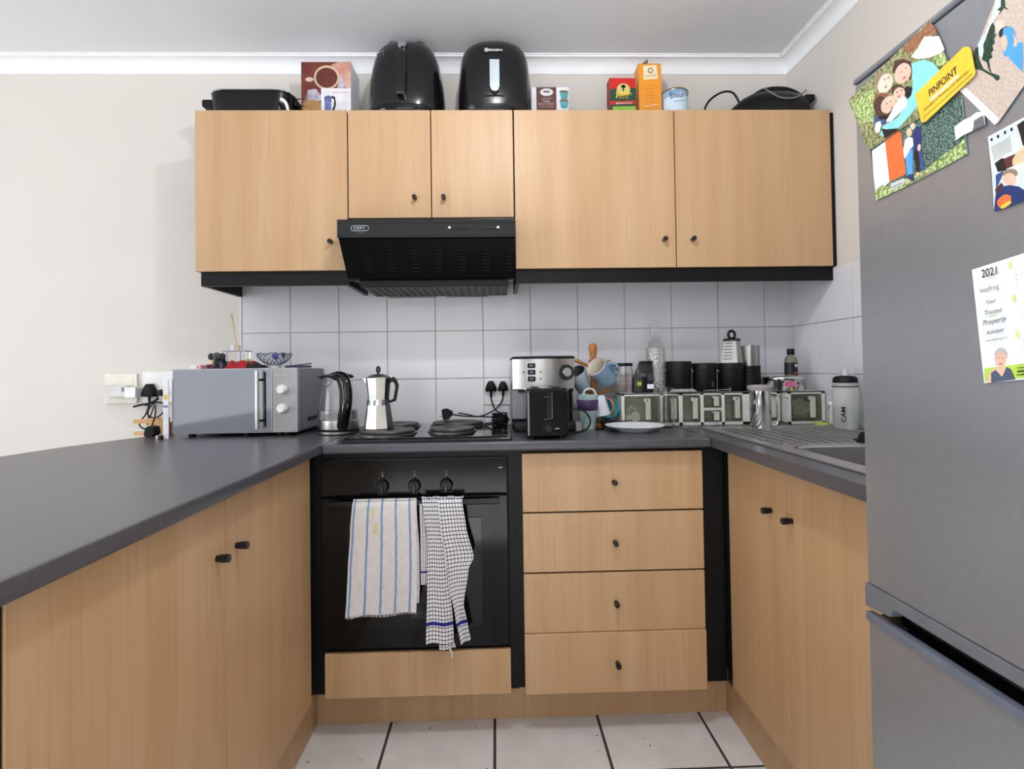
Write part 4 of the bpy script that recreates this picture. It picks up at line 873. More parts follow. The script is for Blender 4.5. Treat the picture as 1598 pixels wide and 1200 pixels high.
# clothes iron with its cord
t = thing('clothes_iron', 'black clothes iron with a thin silver curve, at the right end of the cabinet top', 'iron', (1.12, -.17, ZT))
b = MB()
def sec(x, hy, z0, z1): return [(x, -.18 + hy * c_, z0 + (z1 - z0) * s_) for c_, s_ in ((-1, 0), (-1, .4), (-.85, .75), (-.4, 1), (.4, 1), (.85, .75), (1, .4), (1, 0))]
b.loft([sec(x, hy, ZT + .022, ZT + z) for x, hy, z in ((.925, .004, .045), (.955, .025, .075), (.99, .04, .103), (1.03, .05, .122), (1.07, .055, .130), (1.12, .058, .134), (1.17, .058, .132), (1.215, .056, .120), (1.235, .054, .104))], BLKS); b.build('body', t, ang=60)
b = MB(); b.loft([[(x, -.18 + hy * s_, ZT + zz) for s_, zz in ((-1, 0), (-1, .02), (1, .02), (1, 0))] for x, hy in ((.915, .003), (.95, .032), (1.0, .05), (1.08, .06), (1.24, .06))], BLKM); b.build('soleplate', t)
b = MB(); b.tube([(1.045, -.18, ZT + .120), (1.075, -.18, ZT + .137), (1.12, -.18, ZT + .146), (1.17, -.18, ZT + .144), (1.21, -.18, ZT + .128), (1.235, -.18, ZT + .105)], .013, BLKM, 12); b.box(1.225, 1.262, -.225, -.135, ZT + .085, ZT + .108, BLKM, .004); b.build('handle', t)
b = MB(); b.tube([(1.052, -.236, ZT + .126), (1.075, -.240, ZT + .108), (1.11, -.241, ZT + .088), (1.145, -.241, ZT + .083), (1.18, -.240, ZT + .088), (1.205, -.238, ZT + .105), (1.22, -.236, ZT + .118)], .0028, GREYP, 6); b.build('silver_stripe', t)
b = MB(); b.tube([(.835, -.2, ZT + .004), (.832, -.2, ZT + .05), (.85, -.2, ZT + .09), (.885, -.2, ZT + .118), (.92, -.2, ZT + .130), (.95, -.2, ZT + .122), (.972, -.2, ZT + .085)], .0042, RUBB, 8); b.build('cord', t)

# ================================================================== peninsula: microwave and its neighbours
ZC = .9403
t = thing('microwave', 'silver microwave with mirrored door and two white dials on the left worktop', 'microwave', (-.93, -.2, ZC))
MX0, MX1, MY, MZ0, MZ1 = -1.144, -.706, -.345, .953, 1.183
MWS = mat('microwave_silver', (168, 170, 176), .3, metal=.7, var=.03)
b = MB(); b.box(MX0 + .003, MX1 - .001, MY + .022, -.035, MZ0, MZ1 - .002, mat('microwave_case', (112, 116, 124), .35, metal=.55), .004)
for k in range(12): b.box(MX1 - .0012, MX1 + .0002, -.13 - k * .009, -.134 - k * .009, MZ0 + .03, MZ0 + .045, BLKM)
b.build('case', t)
b = MB(); b.box(MX0, -.7935, MY, MY + .021, MZ0, MZ1, MWS, .003); b.box(MX0 + .004, -.7965, MY - .0006, MY + .001, MZ0 + .004, MZ1 - .004, mat('mirror_glass', (196, 198, 204), .07, metal=.92, var=.02, scale=6), .0004)
dr = b.build('door', t)
b = MB(); b.cyl((-.836, MY - .026, MZ0 + .016), (-.836, MY - .026, MZ1 - .010), .0068, ALU, 16)
for z in (MZ0 + .045, MZ1 - .042): b.cyl((-.836, MY - .026, z), (-.822, MY, z), .0045, BLKM, 10)
b.build('handle', dr)
b = MB(); b.box(-.8215, -.8145, MY - .0012, MY, MZ0 + .022, MZ1 - .014, BLKG, .0005); b.build('handle_backing', dr)
b = MB(); b.box(-.793, MX1, MY, MY + .021, MZ0, MZ1, mat('panel_silver', (178, 174, 174), .32, metal=.6, var=.02), .003); cp = b.build('control_panel', t)
for z in (1.107, 1.040):
    b = MB(); b.cyl((-.753, MY - .0005, z), (-.753, MY - .006, z), .0195, CHROME, 28); b.cyl((-.753, MY - .006, z), (-.756, MY - .026, z), .0175, WPL, 28, r2=.0155, bev=.002); b.build('dial', cp)
    b = MB()
    for k in range(9):
        a = math.radians(200 + k * 17.5) if z < 1.08 else math.radians(-20 + k * 27)
        b.box(-.753 + .026 * math.cos(a) - .001, -.753 + .026 * math.cos(a) + .001, MY - .0004, MY, z + .026 * math.sin(a) - .0018, z + .026 * math.sin(a) + .0018, LETT)
    b.build('dial_marks', cp)
lettering('Russell', (-.783, MY - .0006, 1.157), (-.744, MY - .0006, 1.157), (0, 0, 1), LETT, cp, maxh=.006)
b = MB()
for x in (MX0 + .05, -.78, -.90, MX1 - .05): b.cyl((x, MY + .04, ZC), (x, MY + .04, MZ0 + .002), .012, BLKM, 14); b.cyl((x, -.08, ZC), (x, -.08, MZ0 + .002), .012, BLKM, 14)
b.build('feet', t)

# things lying on the microwave
ZM = MZ1 - .0005
t = thing('reed_diffuser', 'square glass reed diffuser with one reed and white stopper on the microwave', 'diffuser', (-1.0, -.16, ZM))
b = MB(); b.box(-1.044, -.958, -.19, -.13, ZM, ZM + .068, GLASS, .004); b.box(-1.040, -.962, -.186, -.134, ZM + .004, ZM + .03, mat('diffuser_oil', (190, 184, 196), .1, trans=.7, ior=1.33), .003); b.box(-1.045, -.957, -.191, -.129, ZM + .066, ZM + .070, mat('lilac_lid', (150, 142, 158), .4), .001); b.build('bottle', t)
b = MB(); b.cyl((-1.016, -.16, ZM + .07), (-1.016, -.16, ZM + .092), .0075, WPL, 14, bev=.001); b.cyl((-.994, -.16, ZM + .07), (-.994, -.16, ZM + .092), .0055, mat('pale_wood', (214, 190, 156), .6), 14); b.build('stopper', t)
b = MB(); b.cyl((-1.003, -.16, ZM + .088), (-1.027, -.15, ZM + .215), .0028, mat('reed', (222, 192, 146), .7), 8); b.build('reed', t)
t = thing('elephant_figurine', 'small dark grey patterned elephant figurine on the microwave', 'figurine', (-1.02, -.22, ZM))
EL = mat('speckled_grey', (84, 90, 98), .6, col2=(38, 42, 50), scale=90)
cx, cy = -1.035, -.235
b = MB(); b.ell((cx, cy + .012, ZM + .032), (.018, .024, .020), EL)
b.ell((cx, cy - .012, ZM + .046), (.015, .014, .016), EL)
for s_ in (-1, 1): b.tube([(cx + s_ * .010, cy - .002, ZM + .03), (cx + s_ * .013, cy - .006, ZM + .0025)], .0075, EL, 10); b.tube([(cx + s_ * .010, cy + .024, ZM + .03), (cx + s_ * .012, cy + .026, ZM + .0025)], .0075, EL, 10)
b.tube([(cx, cy - .022, ZM + .046), (cx + .002, cy - .034, ZM + .03), (cx + .002, cy - .036, ZM + .014), (cx + .005, cy - .040, ZM + .008)], lambda q: .006 - .003 * q, EL, 10); b.build('body', t, ang=70)
for s_ in (-1, 1):
    b = MB(); b.ell((cx + s_ * .021, cy - .012, ZM + .046), (.012, .004, .013), mat('dark_ear', (44, 42, 44), .7)); b.build('ear', t, ang=70)
b = MB()
def cloth(u, v):
    x = -1.0 + .105 * u; y = -.27 + .10 * v; e = min(u, 1 - u, v, 1 - v)
    h = (.012 + .020 * abs(math.sin(u * 7.5 + v * 3)) ** 1.3 * (1 - .35 * v)) * min(1, e * 7)
    return Vector((x + .006 * math.sin(v * 9), y, ZM + .002 + h))
b.grid(cloth, 30, 24, mat('red_cloth', (172, 24, 28), .8, var=.12, scale=120)); o = single(b, 'folded_cloth', 'crumpled red cloth on the microwave beside the elephant figurine', 'cloth', (-.95, -.22, ZM), ang=70)
b = MB()
def cloth2(u, v):
    e = min(u, 1 - u, v, 1 - v); return Vector((-.915 + .066 * u, -.285 + .05 * v, ZM + .002 + (.010 + .018 * (1 - u) * abs(math.sin(u * 5 + v * 2 + 1))) * min(1, e * 7)))
b.grid(cloth2, 20, 16, mat('black_cloth', (26, 24, 28), .85, var=.2, scale=90)); single(b, 'pouch', 'small black fabric pouch between red cloth and lattice bowl', 'pouch', (-.88, -.22, ZM), ang=70)
b = MB(); b.ell((-1.058, -.20, ZM + .029), (.022, .018, .012), mat('yellow_soft', (244, 214, 110), .6)); b.box(-1.085, -1.03, -.225, -.17, ZM, ZM + .018, mat('dark_red_card', (128, 44, 50), .6), .002)
single(b, 'trinket_box', 'dark red little box with a yellow top on the microwave', 'trinket', (-1.058, -.2, ZM))
b = MB(); b.box(-1.128, -1.088, -.26, -.22, ZM, ZM + .016, CARDW, .001); b.box(-1.104, -1.0875, -.2604, -.2196, ZM + .001, ZM + .0155, mat('pink_card', (240, 180, 186), .5), .001); b.box(-1.101, -1.094, -.2608, -.2604, ZM + .006, ZM + .011, mat('print_red2', (220, 90, 110), .5))
single(b, 'medicine_box', 'tiny white and pink box at the left edge of the microwave top', 'box', (-1.108, -.24, ZM))
# lattice bowl
t = thing('lattice_bowl', 'small grey and white lattice bowl on a white foot, on the microwave', 'bowl', (-.843, -.2, ZM))
LB = mat('lattice_grey', (112, 126, 142), .35); cx, cy = -.843, -.2
def bp(a, h): r = .024 + .038 * math.sin(h * PI / 2) ** .8; return (cx + r * math.cos(a), cy + r * math.sin(a), ZM + .014 + .040 * h + .004 * max(0, math.cos(a * 9)) * (h > .95))
b = MB()
for k in range(18):
    for s_ in (-1, 1): b.tube([bp(2 * PI * k / 18 + s_ * .9 * h / 6, h / 6) for h in range(7)], .00135, LB, 5, smooth=False)
b.tube([bp(2 * PI * i / 54, 1) for i in range(54)], .0016, LB, 5, closed=True, smooth=False); b.build('lattice', t)
b = MB(); b.lathe([(.020, 0), (.022, .002), (.021, .009), (.026, .015), (.022, .016), (0, .012)], WPL, c=(cx, cy, ZM), seg=28); b.build('foot', t)
b = MB(); b.ell((cx + .004, cy, ZM + .047), (.012, .01, .014), mat('cobalt', (44, 52, 160), .4)); b.ell((cx + .034, cy, ZM + .048), (.007, .007, .009), BLKM); b.build('marbles', t) if 0 else single(b, 'trinket', 'cobalt blue trinket lying in the lattice bowl', 'trinket', (cx, cy, ZM + .03))
b = MB(); M = Matrix.Translation((-.752, -.2, ZM + .001)) @ Matrix.Rotation(.25, 4, 'Z')
b.box(-.045, .045, -.03, .03, 0, .008, mat('navy_booklet', (40, 40, 72), .5), .001, M=M); M2 = M @ Matrix.Translation((.006, 0, .009)) @ Matrix.Rotation(-.12, 4, 'Y'); b.box(-.035, .04, -.026, .026, 0, .004, mat('purple_booklet', (92, 72, 98), .5), .001, M=M2)
single(b, 'booklet', 'small dark navy booklet on the right end of the microwave top', 'booklet', (-.752, -.2, ZM))

# wall sockets on the left
def plate(x0, x1, z0, z1, m, y=0): 
    b = MB(); b.rbox(x0, x1, y - .010, y - .0004, z0, z1, m, .006, 'y', .002); b.box(x0 + .014, x1 - .014, y - .0118, y - .009, z0 + .014, z1 - .014, m, .0015); return b
t = thing('wall_socket', 'cream square wall socket plate, leftmost on the beige wall', 'socket', (-1.545, 0, 1.11)); plate(-1.609, -1.478, 1.049, 1.172, CREAM).build('plate', t)
b = MB(); b.box(-1.53, -1.50, -.0135, -.0115, 1.09, 1.105, WPL, .001); b.build('switch', t)
t = thing('wall_socket', 'white wall socket plate partly behind the microwave, with black plugs', 'socket', (-1.38, 0, 1.11)); plate(-1.456, -1.30, 1.050, 1.178, WPL).build('plate', t)
b = MB(); b.box(-1.39, -1.365, -.0135, -.0115, 1.105, 1.12, CREAM, .001); b.build('switch', t)
t = thing('plug_adapter', 'long white plug adapter in the cream wall socket', 'adapter', (-1.53, -.03, 1.1))
b = MB(); b.rbox(-1.592, -1.497, -.046, -.0118, 1.078, 1.122, mat('adapter_white', (212, 210, 208), .45), .005, 'y', .002); b.box(-1.516, -1.500, -.0465, -.045, 1.098, 1.116, GREYP, .001); b.build('body', t)
t = thing('usb_charger', 'small white square charger plugged into the long adapter', 'charger', (-1.47, -.04, 1.09))
b = MB(); b.rbox(-1.4965, -1.452, -.060, -.0125, 1.074, 1.116, WPL, .005, 'y', .002); b.build('body', t)
b = MB(); b.tube([(-1.575, -.030, 1.078), (-1.585, -.035, 1.04), (-1.575, -.04, 1.0), (-1.53, -.05, .965), (-1.48, -.06, .948), (-1.43, -.08, .944), (-1.36, -.085, .9425)] if 0 else [(-1.57, -.032, 1.080), (-1.583, -.035, 1.04), (-1.572, -.04, 1.0), (-1.53, -.05, .968), (-1.48, -.07, .955), (-1.40, -.13, .95), (-1.30, -.16, .944), (-1.22, -.17, .9415)], .0013, WPL, 6)
single(b, 'charging_cable', 'thin white cable hanging from the adapter down to the worktop', 'cable', (-1.5, -.05, 1.0))

def plug3(name, label, c, s=1.0, cordpts=None, down=(0, 0, -1), y=-.0125):
    """black three-pin plug seen from its back, cord leaving downward"""
    t = thing(name, label, 'plug', (c[0], y, c[1]))
    b = MB(); x, z = c
    pts = [(-.010, .026), (.010, .026), (.018, .012), (.026, -.008), (.024, -.020), (-.024, -.020), (-.026, -.008), (-.018, .012)]
    b.loft([[(x + p_[0] * s * k, yy, z + p_[1] * s * k) for p_ in pts] for yy, k in ((y, .96), (y - .012, 1), (y - .024, .9), (y - .029, .6))], RUBB); b.build('body', t, ang=50)
    b = MB(); b.cyl((x, y - .012, z - .018 * s), (x, y - .012, z - .046 * s), .0058, RUBB, 12, r2=.0042); b.build('strain_relief', t)
    if cordpts: b = MB(); b.tube([(x, y - .012, z - .044 * s)] + cordpts, .0029, RUBB, 8); b.build('cord', t)
    return t
plug3('plug', 'large black plug in the white socket left of the microwave', (-1.418, 1.098), 1.15,
      [(-1.420, -.03, 1.03), (-1.432, -.03, 1.0), (-1.435, -.06, .975), (-1.40, -.10, .955), (-1.32, -.14, .9435)])
t = thing('plug', 'smaller black plug with looped cord, beside the large plug near the microwave', 'plug', (-1.365, -.0125, 1.09))
b = MB(); b.cyl((-1.366, -.0125, 1.09), (-1.372, -.040, 1.092), .015, RUBB, 16, r2=.011); b.build('body', t)
b = MB(); b.tube([(-1.372, -.036, 1.086), (-1.385, -.035, 1.065), (-1.41, -.035, 1.045), (-1.42, -.035, 1.01), (-1.40, -.035, .99), (-1.37, -.035, .998), (-1.352, -.035, 1.025), (-1.36, -.035, 1.05), (-1.39, -.038, 1.05), (-1.415, -.038, 1.02), (-1.412, -.04, .985), (-1.405, -.06, .965)], .0028, RUBB, 8)
b.tube([(-1.485, -.02, 1.035), (-1.45, -.025, 1.043), (-1.42, -.03, 1.047), (-1.385, -.03, 1.062)], .0042, RUBB, 8); b.tube([(-1.43, -.03, 1.040), (-1.40, -.033, 1.052), (-1.375, -.035, 1.068)], .0035, RUBB, 8); b.build('cord', t)

# wooden phone stand, black power brick, paper
t = thing('phone_stand', 'light wooden slotted stand on the worktop left of the microwave', 'stand', (-1.25, -.13, ZC))
PW = mat('light_wood', (214, 166, 112), .55, var=.1, scale=20, stretch=(1, 1, 6)); CX = -.03
b = MB(); b.prism([(px_ - .055 * 1.0, pz_) for px_, pz_ in [(-1.170, ZC), (-1.170, ZC + .066), (-1.187, ZC + .066), (-1.19, ZC + .058), (-1.200, ZC + .058), (-1.204, ZC + .064), (-1.292, ZC + .058), (-1.296, ZC + .044), (-1.240, ZC + .044), (-1.236, ZC + .013), (-1.292, ZC + .013), (-1.292, ZC)]], 'y', -.235, -.215, PW, .0015); b.build('side_panel', t)
b = MB(); b.box(-1.26, -1.23, -.215, -.18, ZC, ZC + .045, PW, .002); b.build('back_rest', t)
t = thing('power_brick', 'small black power brick on the worktop in front of the wooden stand', 'power brick', (-1.24, -.295, ZC))
b = MB(); b.prism([(-1.262, ZC + .008), (-1.257, ZC + .034), (-1.244, ZC + .042), (-1.226, ZC + .038), (-1.221, ZC + .014), (-1.233, ZC + .002), (-1.252, ZC + .0005)], 'y', -.315, -.275, BLKM, .003); b.build('body', t)
b = MB(); b.tube([(-1.243, -.295, ZC + .04), (-1.246, -.27, ZC + .08), (-1.29, -.20, ZC + .11), (-1.38, -.08, ZC + .06), (-1.405, -.06, .965)], .0026, RUBB, 8); b.build('cord', t)
t = thing('tall_card', 'narrow white printed card standing between wooden stand and microwave', 'card', (-1.155, -.36, ZC))
b = MB(); b.box(-1.1645, -1.146, -.362, -.358, ZC, ZC + .207, CARDW, .0006)
disc(b, -1.1545, ZC + .145, .0062, .010, mat('print_amber', (240, 196, 62), .5), -.3621); b.box(-1.164, -1.1465, -.3624, -.362, ZC + .110, ZC + .117, mat('print_lilac', (120, 120, 190), .5)); b.build('card', t)
b = MB(); b.cyl((-1.176, -.372, ZC), (-1.176, -.372, ZC + .014), .007, ALU, 14, bev=.001); b.cyl((-1.160, -.378, ZC), (-1.160, -.378, ZC + .013), .006, BLKM, 12, bev=.001)
single(b, 'bottle_cap', 'tiny metal and black caps on the worktop by the microwave corner', 'cap', (-1.17, -.377, ZC))

# ================================================================== kettle, moka pot
t = thing('kettle', 'glass kettle with black curved handle and steel base, right of the microwave', 'kettle', (-.575, -.29, ZC))
cx, cy = -.577, -.285
b = MB(); b.lathe([(.072, 0), (.073, .003), (.073, .014), (.069, .017)], BLKM, c=(cx, cy, ZC), seg=40); b.lathe([(.0735, .004), (.0740, .012)], STEEL, c=(cx, cy, ZC), seg=40, cap=False); b.build('power_base', t)
b = MB(); b.lathe([(.070, .018), (.0715, .021), (.0715, .048), (.070, .052), (0, .052)], STEEL, c=(cx, cy, ZC), seg=40); b.build('base_ring', t)
b = MB(); b.lathe([(.0705, .052), (.072, .07), (.071, .10), (.066, .14), (.058, .18), (.052, .205), (.0505, .205), (.0565, .18), (.0645, .14), (.0695, .10), (.0705, .07), (.069, .053)], GLASS, c=(cx, cy, ZC), seg=44, cap=False); b.build('glass_jug', t, ang=70)
b = MB(); b.lathe([(0, .0535), (.0685, .0535), (.0695, .07), (.0692, .085), (0, .085)], mat('water', (222, 228, 220), .02, trans=1, ior=1.33, var=0), c=(cx, cy, ZC), seg=40); b.build('water', t)
b = MB(); b.lathe([(.0535, .202), (.055, .207), (.050, .214), (.03, .219), (0, .221)], BLKS, c=(cx, cy, ZC), seg=36)
b.prism([(cx - .075, ZC + .205), (cx - .05, ZC + .216), (cx - .03, ZC + .216), (cx - .045, ZC + .198)], 'y', cy - .018, cy + .018, BLKS, .003); b.cyl((cx, cy, ZC + .218), (cx, cy, ZC + .228), .012, BLKG, 16, bev=.003); b.build('lid', t)
b = MB()
hp = [(cx - .014, cy - .040, ZC + .211), (cx + .016, cy - .050, ZC + .215), (cx + .040, cy - .070, ZC + .204), (cx + .054, cy - .083, ZC + .165), (cx + .055, cy - .086, ZC + .12), (cx + .048, cy - .080, ZC + .075), (cx + .040, cy - .070, ZC + .042), (cx + .036, cy - .066, ZC + .022)]
b.tube(hp, lambda q: .010 + .006 * math.sin(q * PI), BLKG, 14); b.build('handle', t, ang=70)
b = MB(); b.tube([(p_[0] - .013, p_[1] - .010, p_[2] - .004) for p_ in hp[1:]], .0010, ALU, 6)
b.tube([(p_[0] - .018, p_[1] + .000, p_[2] - .008) for p_ in hp[1:-1]] + [(hp[-1][0] - .008, hp[-1][1], hp[-1][2])], lambda q: .010, BLKS, 10); b.build('handle_inlay', t)
b = MB(); b.tube([(cx - .025 + .014 * math.cos(q), cy - .052, ZC + .190 + .014 * math.sin(q)) for q in [2 * PI * i / 20 for i in range(20)]], .0022, GREYP, 6, closed=True, smooth=False); b.build('water_filter', t)

t = thing('moka_pot', 'aluminium moka pot with black handle standing on the front left hotplate', 'moka pot', (-.425, -.40, .968))
cx, cy, z0 = -.407, -.405, .9682
b = MB(); b.lathe([(.050, 0), (.051, .002), (.0405, .078), (.041, .082)], ALU, c=(cx, cy, z0), seg=8); b.lathe([(.0385, .079), (.0385, .100)], ALU, c=(cx, cy, z0), seg=36, cap=False); b.lathe([(.0405, .083), (.0405, .088)], CHROME, c=(cx, cy, z0), seg=36); b.build('boiler', t, ang=25)
b = MB(); b.lathe([(.037, .099), (.036, .102), (.043, .172), (.0425, .174)], ALU, c=(cx, cy, z0), seg=8)
b.prism([(cx - .038, z0 + .150), (cx - .056, z0 + .176), (cx - .040, z0 + .174)], 'y', cy - .012, cy + .012, ALU, .001); b.build('top_chamber', t, ang=25)
b = MB(); b.lathe([(.043, .174), (.041, .177), (.022, .186), (0, .189)], mat('dull_aluminium', (120, 118, 116), .35, metal=.9), c=(cx, cy, z0), seg=8); b.build('lid', t, ang=25)
b = MB(); b.tube([(cx, cy, z0 + .186), (cx, cy, z0 + .194)], .004, BLKS, 10); b.tube([(cx + .0045 * math.cos(q), cy, z0 + .203 + .009 * math.sin(q)) for q in [2 * PI * i / 16 for i in range(16)]], .0038, BLKS, 8, closed=True, smooth=False); b.build('lid_knob', t)
b = MB(); HP = [(.036, .172), (.052, .180), (.062, .166), (.068, .150), (.058, .096), (.034, .088), (.034, .096), (.050, .104), (.057, .146), (.052, .160), (.046, .163), (.038, .158)]
b.prism([(cx + p_[0] + .002, z0 + p_[1] - .002) for p_ in HP], 'y', cy - .008, cy + .008, BLKM, .002); b.build('handle', t)

# ================================================================== sockets and cords behind the hob
t = thing('wall_socket', 'white double wall socket on the tiles behind the hob', 'socket', (.02, -.0085, 1.07)); plate(-.052, .095, 1.020, 1.122, WPL, -.0078).build('plate', t)
b = MB()
for x in (-.02, .03): b.box(x - .006, x + .006, -.0215, -.0195, 1.104, 1.114, CREAM, .001)
b.build('switch', t)
plug3('plug', 'black plug in the left half of the white socket behind the hob', (-.022, 1.094), .95, [(-.018, -.033, 1.03), (-.005, -.04, 1.0), (.03, -.05, .975), (.05, -.09, .962), (.03, -.14, .960)], y=-.0200)
plug3('plug', 'black plug in the right half of the white socket behind the hob', (.028, 1.094), .85, [(.020, -.036, 1.03), (-.01, -.045, .998), (-.07, -.06, .975), (-.12, -.075, .985), (-.155, -.085, .992)], y=-.0200)
t = thing('plug', 'loose black plug lying on the rear right hotplate', 'plug', (-.19, -.1, .97))
M = Matrix.Translation((-.196, -.14, .9935)) @ Matrix.Rotation(-.15, 4, 'Y') @ Matrix.Rotation(PI / 2, 4, 'Y')
b = MB(); pts = [(-.010, .018), (.010, .018), (.021, .004), (.021, -.012), (-.021, -.012), (-.021, .004)]
b.loft([[(p_[0] * k, p_[1] * k + 0, yy) for p_ in pts] for yy, k in ((-.018, .9), (-.008, 1.05), (.006, 1.0), (.016, .6), (.024, .35))], RUBB, M=M); b.build('body', t, ang=50)
b = MB()
for dz in (-.007, .007): b.cyl((-.214, -.14 + dz, .997), (-.226, -.14 + dz, .999), .0022, CHROME, 8)
b.cyl((-.214, -.14, .986), (-.228, -.14, .988), .003, CHROME, 8); b.build('pins', t)
b = MB(); b.tube([(-.172, -.14, .9905), (-.12, -.13, .982), (-.04, -.12, .978), (.02, -.13, .972), (.035, -.16, .962)], .0029, RUBB, 8); b.build('cord', t)
b = MB()
random.seed(3)
for k in range(7): b.tube([(.012 + .028 * math.cos(q) + .003 * math.sin(k * 2.1), -.20 + .020 * math.sin(q) + .002 * k * math.cos(k), .9565 + .0062 * k + .003 * math.sin(q * 2 + k)) for q in [2 * PI * i / 14 for i in range(14)]], .0030, RUBB, 7, closed=True)
b.tube([(-.04, -.24, .957), (-.02, -.26, .962), (.0, -.22, .975), (.03, -.19, .99), (.045, -.18, .975)], .0028, RUBB, 7)
b.tube([(-.045, -.20, .957), (-.015, -.24, .966), (.02, -.23, .958)], .0028, RUBB, 7)
single(b, 'cord_bundle', 'bundled black appliance cord lying on the hob by the coffee machine', 'cord', (.012, -.2, .955))

# ================================================================== coffee machine and toaster
t = thing('coffee_machine', 'coffee machine with curved brushed steel head, switches and a round knob', 'coffee machine', (.17, -.2, ZC))
cx = .175
b = MB(); b.rbox(.060, .285, -.27, -.06, ZC, ZC + .157, BLKM, .015, 'z', .003); b.box(.062, .283, -.36, -.27, ZC, ZC + .035, BLKS, .006); b.build('body', t)
b = MB(); b.rbox(.056, .110, -.30, -.07, ZC + .042, ZC + .150, mat('grey_tank', (122, 122, 126), .35), .012, 'z', .003); b.build('water_tank', t)
def arc(x0, x1, yf, bow, yb, z, n=14, ins=0):
    P = []
    for i in range(n + 1):
        q = i / n; x = x0 + ins + (x1 - x0 - 2 * ins) * q; P.append((x, yf - bow * (1 - (2 * q - 1) ** 2) + ins, z))
    P += [(x1 - ins, yb, z), (x0 + ins, yb, z)]; return P
b = MB(); b.loft([arc(.060, .288, -.300, .035, -.060, ZC + .152), arc(.060, .288, -.300, .035, -.060, ZC + .262)], STEEL); hd = b.build('steel_head', t)
b = MB(); b.loft([arc(.058, .290, -.302, .036, -.058, ZC + .262), arc(.056, .292, -.302, .036, -.058, ZC + .268), arc(.066, .282, -.292, .034, -.066, ZC + .272)], BLKM); b.build('top_tray', t)
b = MB(); b.loft([arc(.066, .284, -.292, .033, -.066, ZC + .140), arc(.066, .284, -.292, .033, -.066, ZC + .152)], BLKM); b.build('head_underside', t)
b = MB(); b.lathe([(.030, .100), (.032, .104), (.032, .128), (.026, .132)], BLKS, c=(.175, -.275, ZC), seg=28); b.tube([(.16, -.31, ZC + .135), (.205, -.322, ZC + .136), (.225, -.328, ZC + .140), (.232, -.330, ZC + .148), (.262, -.328, ZC + .150)], .0028, CHROME, 8); b.build('brew_group', t)
yf = lambda x: -.300 - .035 * (1 - (2 * (x - .060) / .228 - 1) ** 2)
for k, z in enumerate((1.178, 1.154, 1.130)):
    y = yf(.128); b = MB(); b.box(.110, .146, y - .0025, y + .006, z - .0115, z + .0115, mat('switch_frame', (206, 212, 220), .3, metal=.3), .001); b.box(.1135, .1425, y - .006, y - .001, z - .0088, z + .0088, BLKS, .002); b.box(.122, .134, y - .0064, y - .006, z - .003, z + .003, GREYP, .0005); b.build('switch', hd)
for x, z in ((.100, 1.154), (.161, 1.154), (.161, 1.130)):
    y = yf(x); b = MB(); b.cyl((x, y + .002, z), (x, y - .002, z), .0032, BLKG, 12); b.build('indicator', hd)
x = .256; y = yf(x) ; b = MB(); b.cyl((x, y + .004, 1.152), (x + .001, y - .010, 1.152), .028, BLKG, 32, bev=.002); b.cyl((x, y - .010, 1.152), (x + .002, y - .026, 1.152), .0165, STEEL, 28, bev=.002); b.build('steam_knob', hd)
b = MB(); b.rbox(.245, .292, -.30, -.255, ZC, ZC + .030, mat('grey_cup', (150, 150, 150), .4), .004, 'z', .002); single(b, 'small_box', 'small grey box on the worktop between coffee machine and travel cup', 'box', (.27, -.28, ZC)) if 0 else b.bm.free()
t = thing('toaster', 'narrow black toaster with lever slot and dial in front of the coffee machine', 'toaster', (.16, -.48, ZC))
TX0, TX1, TY0, TY1 = .094, .229, -.575, -.375
b = MB(); b.rbox(TX0, TX1, TY0, TY1, ZC + .008, ZC + .163, BLKG, .020, 'x', .006); b.build('body', t)
b = MB(); b.rbox(TX0 + .006, TX1 - .006, TY0 - .004, TY0 + .004, ZC + .012, ZC + .156, mat('toaster_front', (9, 9, 10), .25, spec=.15), .010, 'y', .002); b.build('front_panel', t)
b = MB(); b.box(TX0 + .004, TX0 + .010, TY0 - .0065, TY0 + .002, ZC + .014, ZC + .150, GREYP, .002); b.build('trim_strip', t)
b = MB(); b.box(.158, .1755, TY0 - .0048, TY0 - .0038, ZC + .068, ZC + .150, BLKM, .0005); b.tube([(.176, TY0 - .005, ZC + .150), (.176, TY0 - .005, ZC + .068), (.150, TY0 - .005, ZC + .064)], .0011, DIMLETT, 5, smooth=False); b.build('lever_slot', t)
b = MB(); b.box(.148, .172, TY0 - .022, TY0 - .004, ZC + .132, ZC + .143, BLKS, .003); b.build('lever', t)
b = MB(); b.cyl((.163, TY0 - .004, ZC + .036), (.163, TY0 - .014, ZC + .036), .0135, BLKS, 24, bev=.002); b.build('browning_dial', t)
b = MB()
for k in range(8):
    a = math.radians(-50 + k * 40); b.cyl((.163 + .0185 * math.cos(a), TY0 - .0038, ZC + .036 + .0185 * math.sin(a)), (.163 + .0185 * math.cos(a), TY0 - .0044, ZC + .036 + .0185 * math.sin(a)), .0010, DIMLETT, 6)
b.build('dial_marks', t)
lettering('toast', (.184, TY0 - .0045, ZC + .034), (.198, TY0 - .0045, ZC + .034), (0, 0, 1), LETT, t, maxh=.004)
b = MB()
for x in (TX0 + .035, TX1 - .035): b.box(x - .013, x + .013, TY0 + .03, TY1 - .03, ZC + .1622, ZC + .1642, BLKM, .0005)
b.build('bread_slot', t)
b = MB()
for x in (TX0 + .02, TX1 - .02):
    for y in (TY0 + .025, TY1 - .025): b.cyl((x, y, ZC), (x, y, ZC + .012), .008, RUBB, 12)
b.build('feet', t)
b = MB(); b.tube([(.225, -.40, ZC + .05), (.245, -.42, ZC + .078), (.275, -.43, ZC + .085), (.305, -.43, ZC + .075), (.322, -.43, ZC + .045), (.312, -.43, ZC + .018), (.28, -.44, ZC + .006), (.235, -.46, ZC + .004)], .0030, RUBB, 8)
b.build('cord', t)

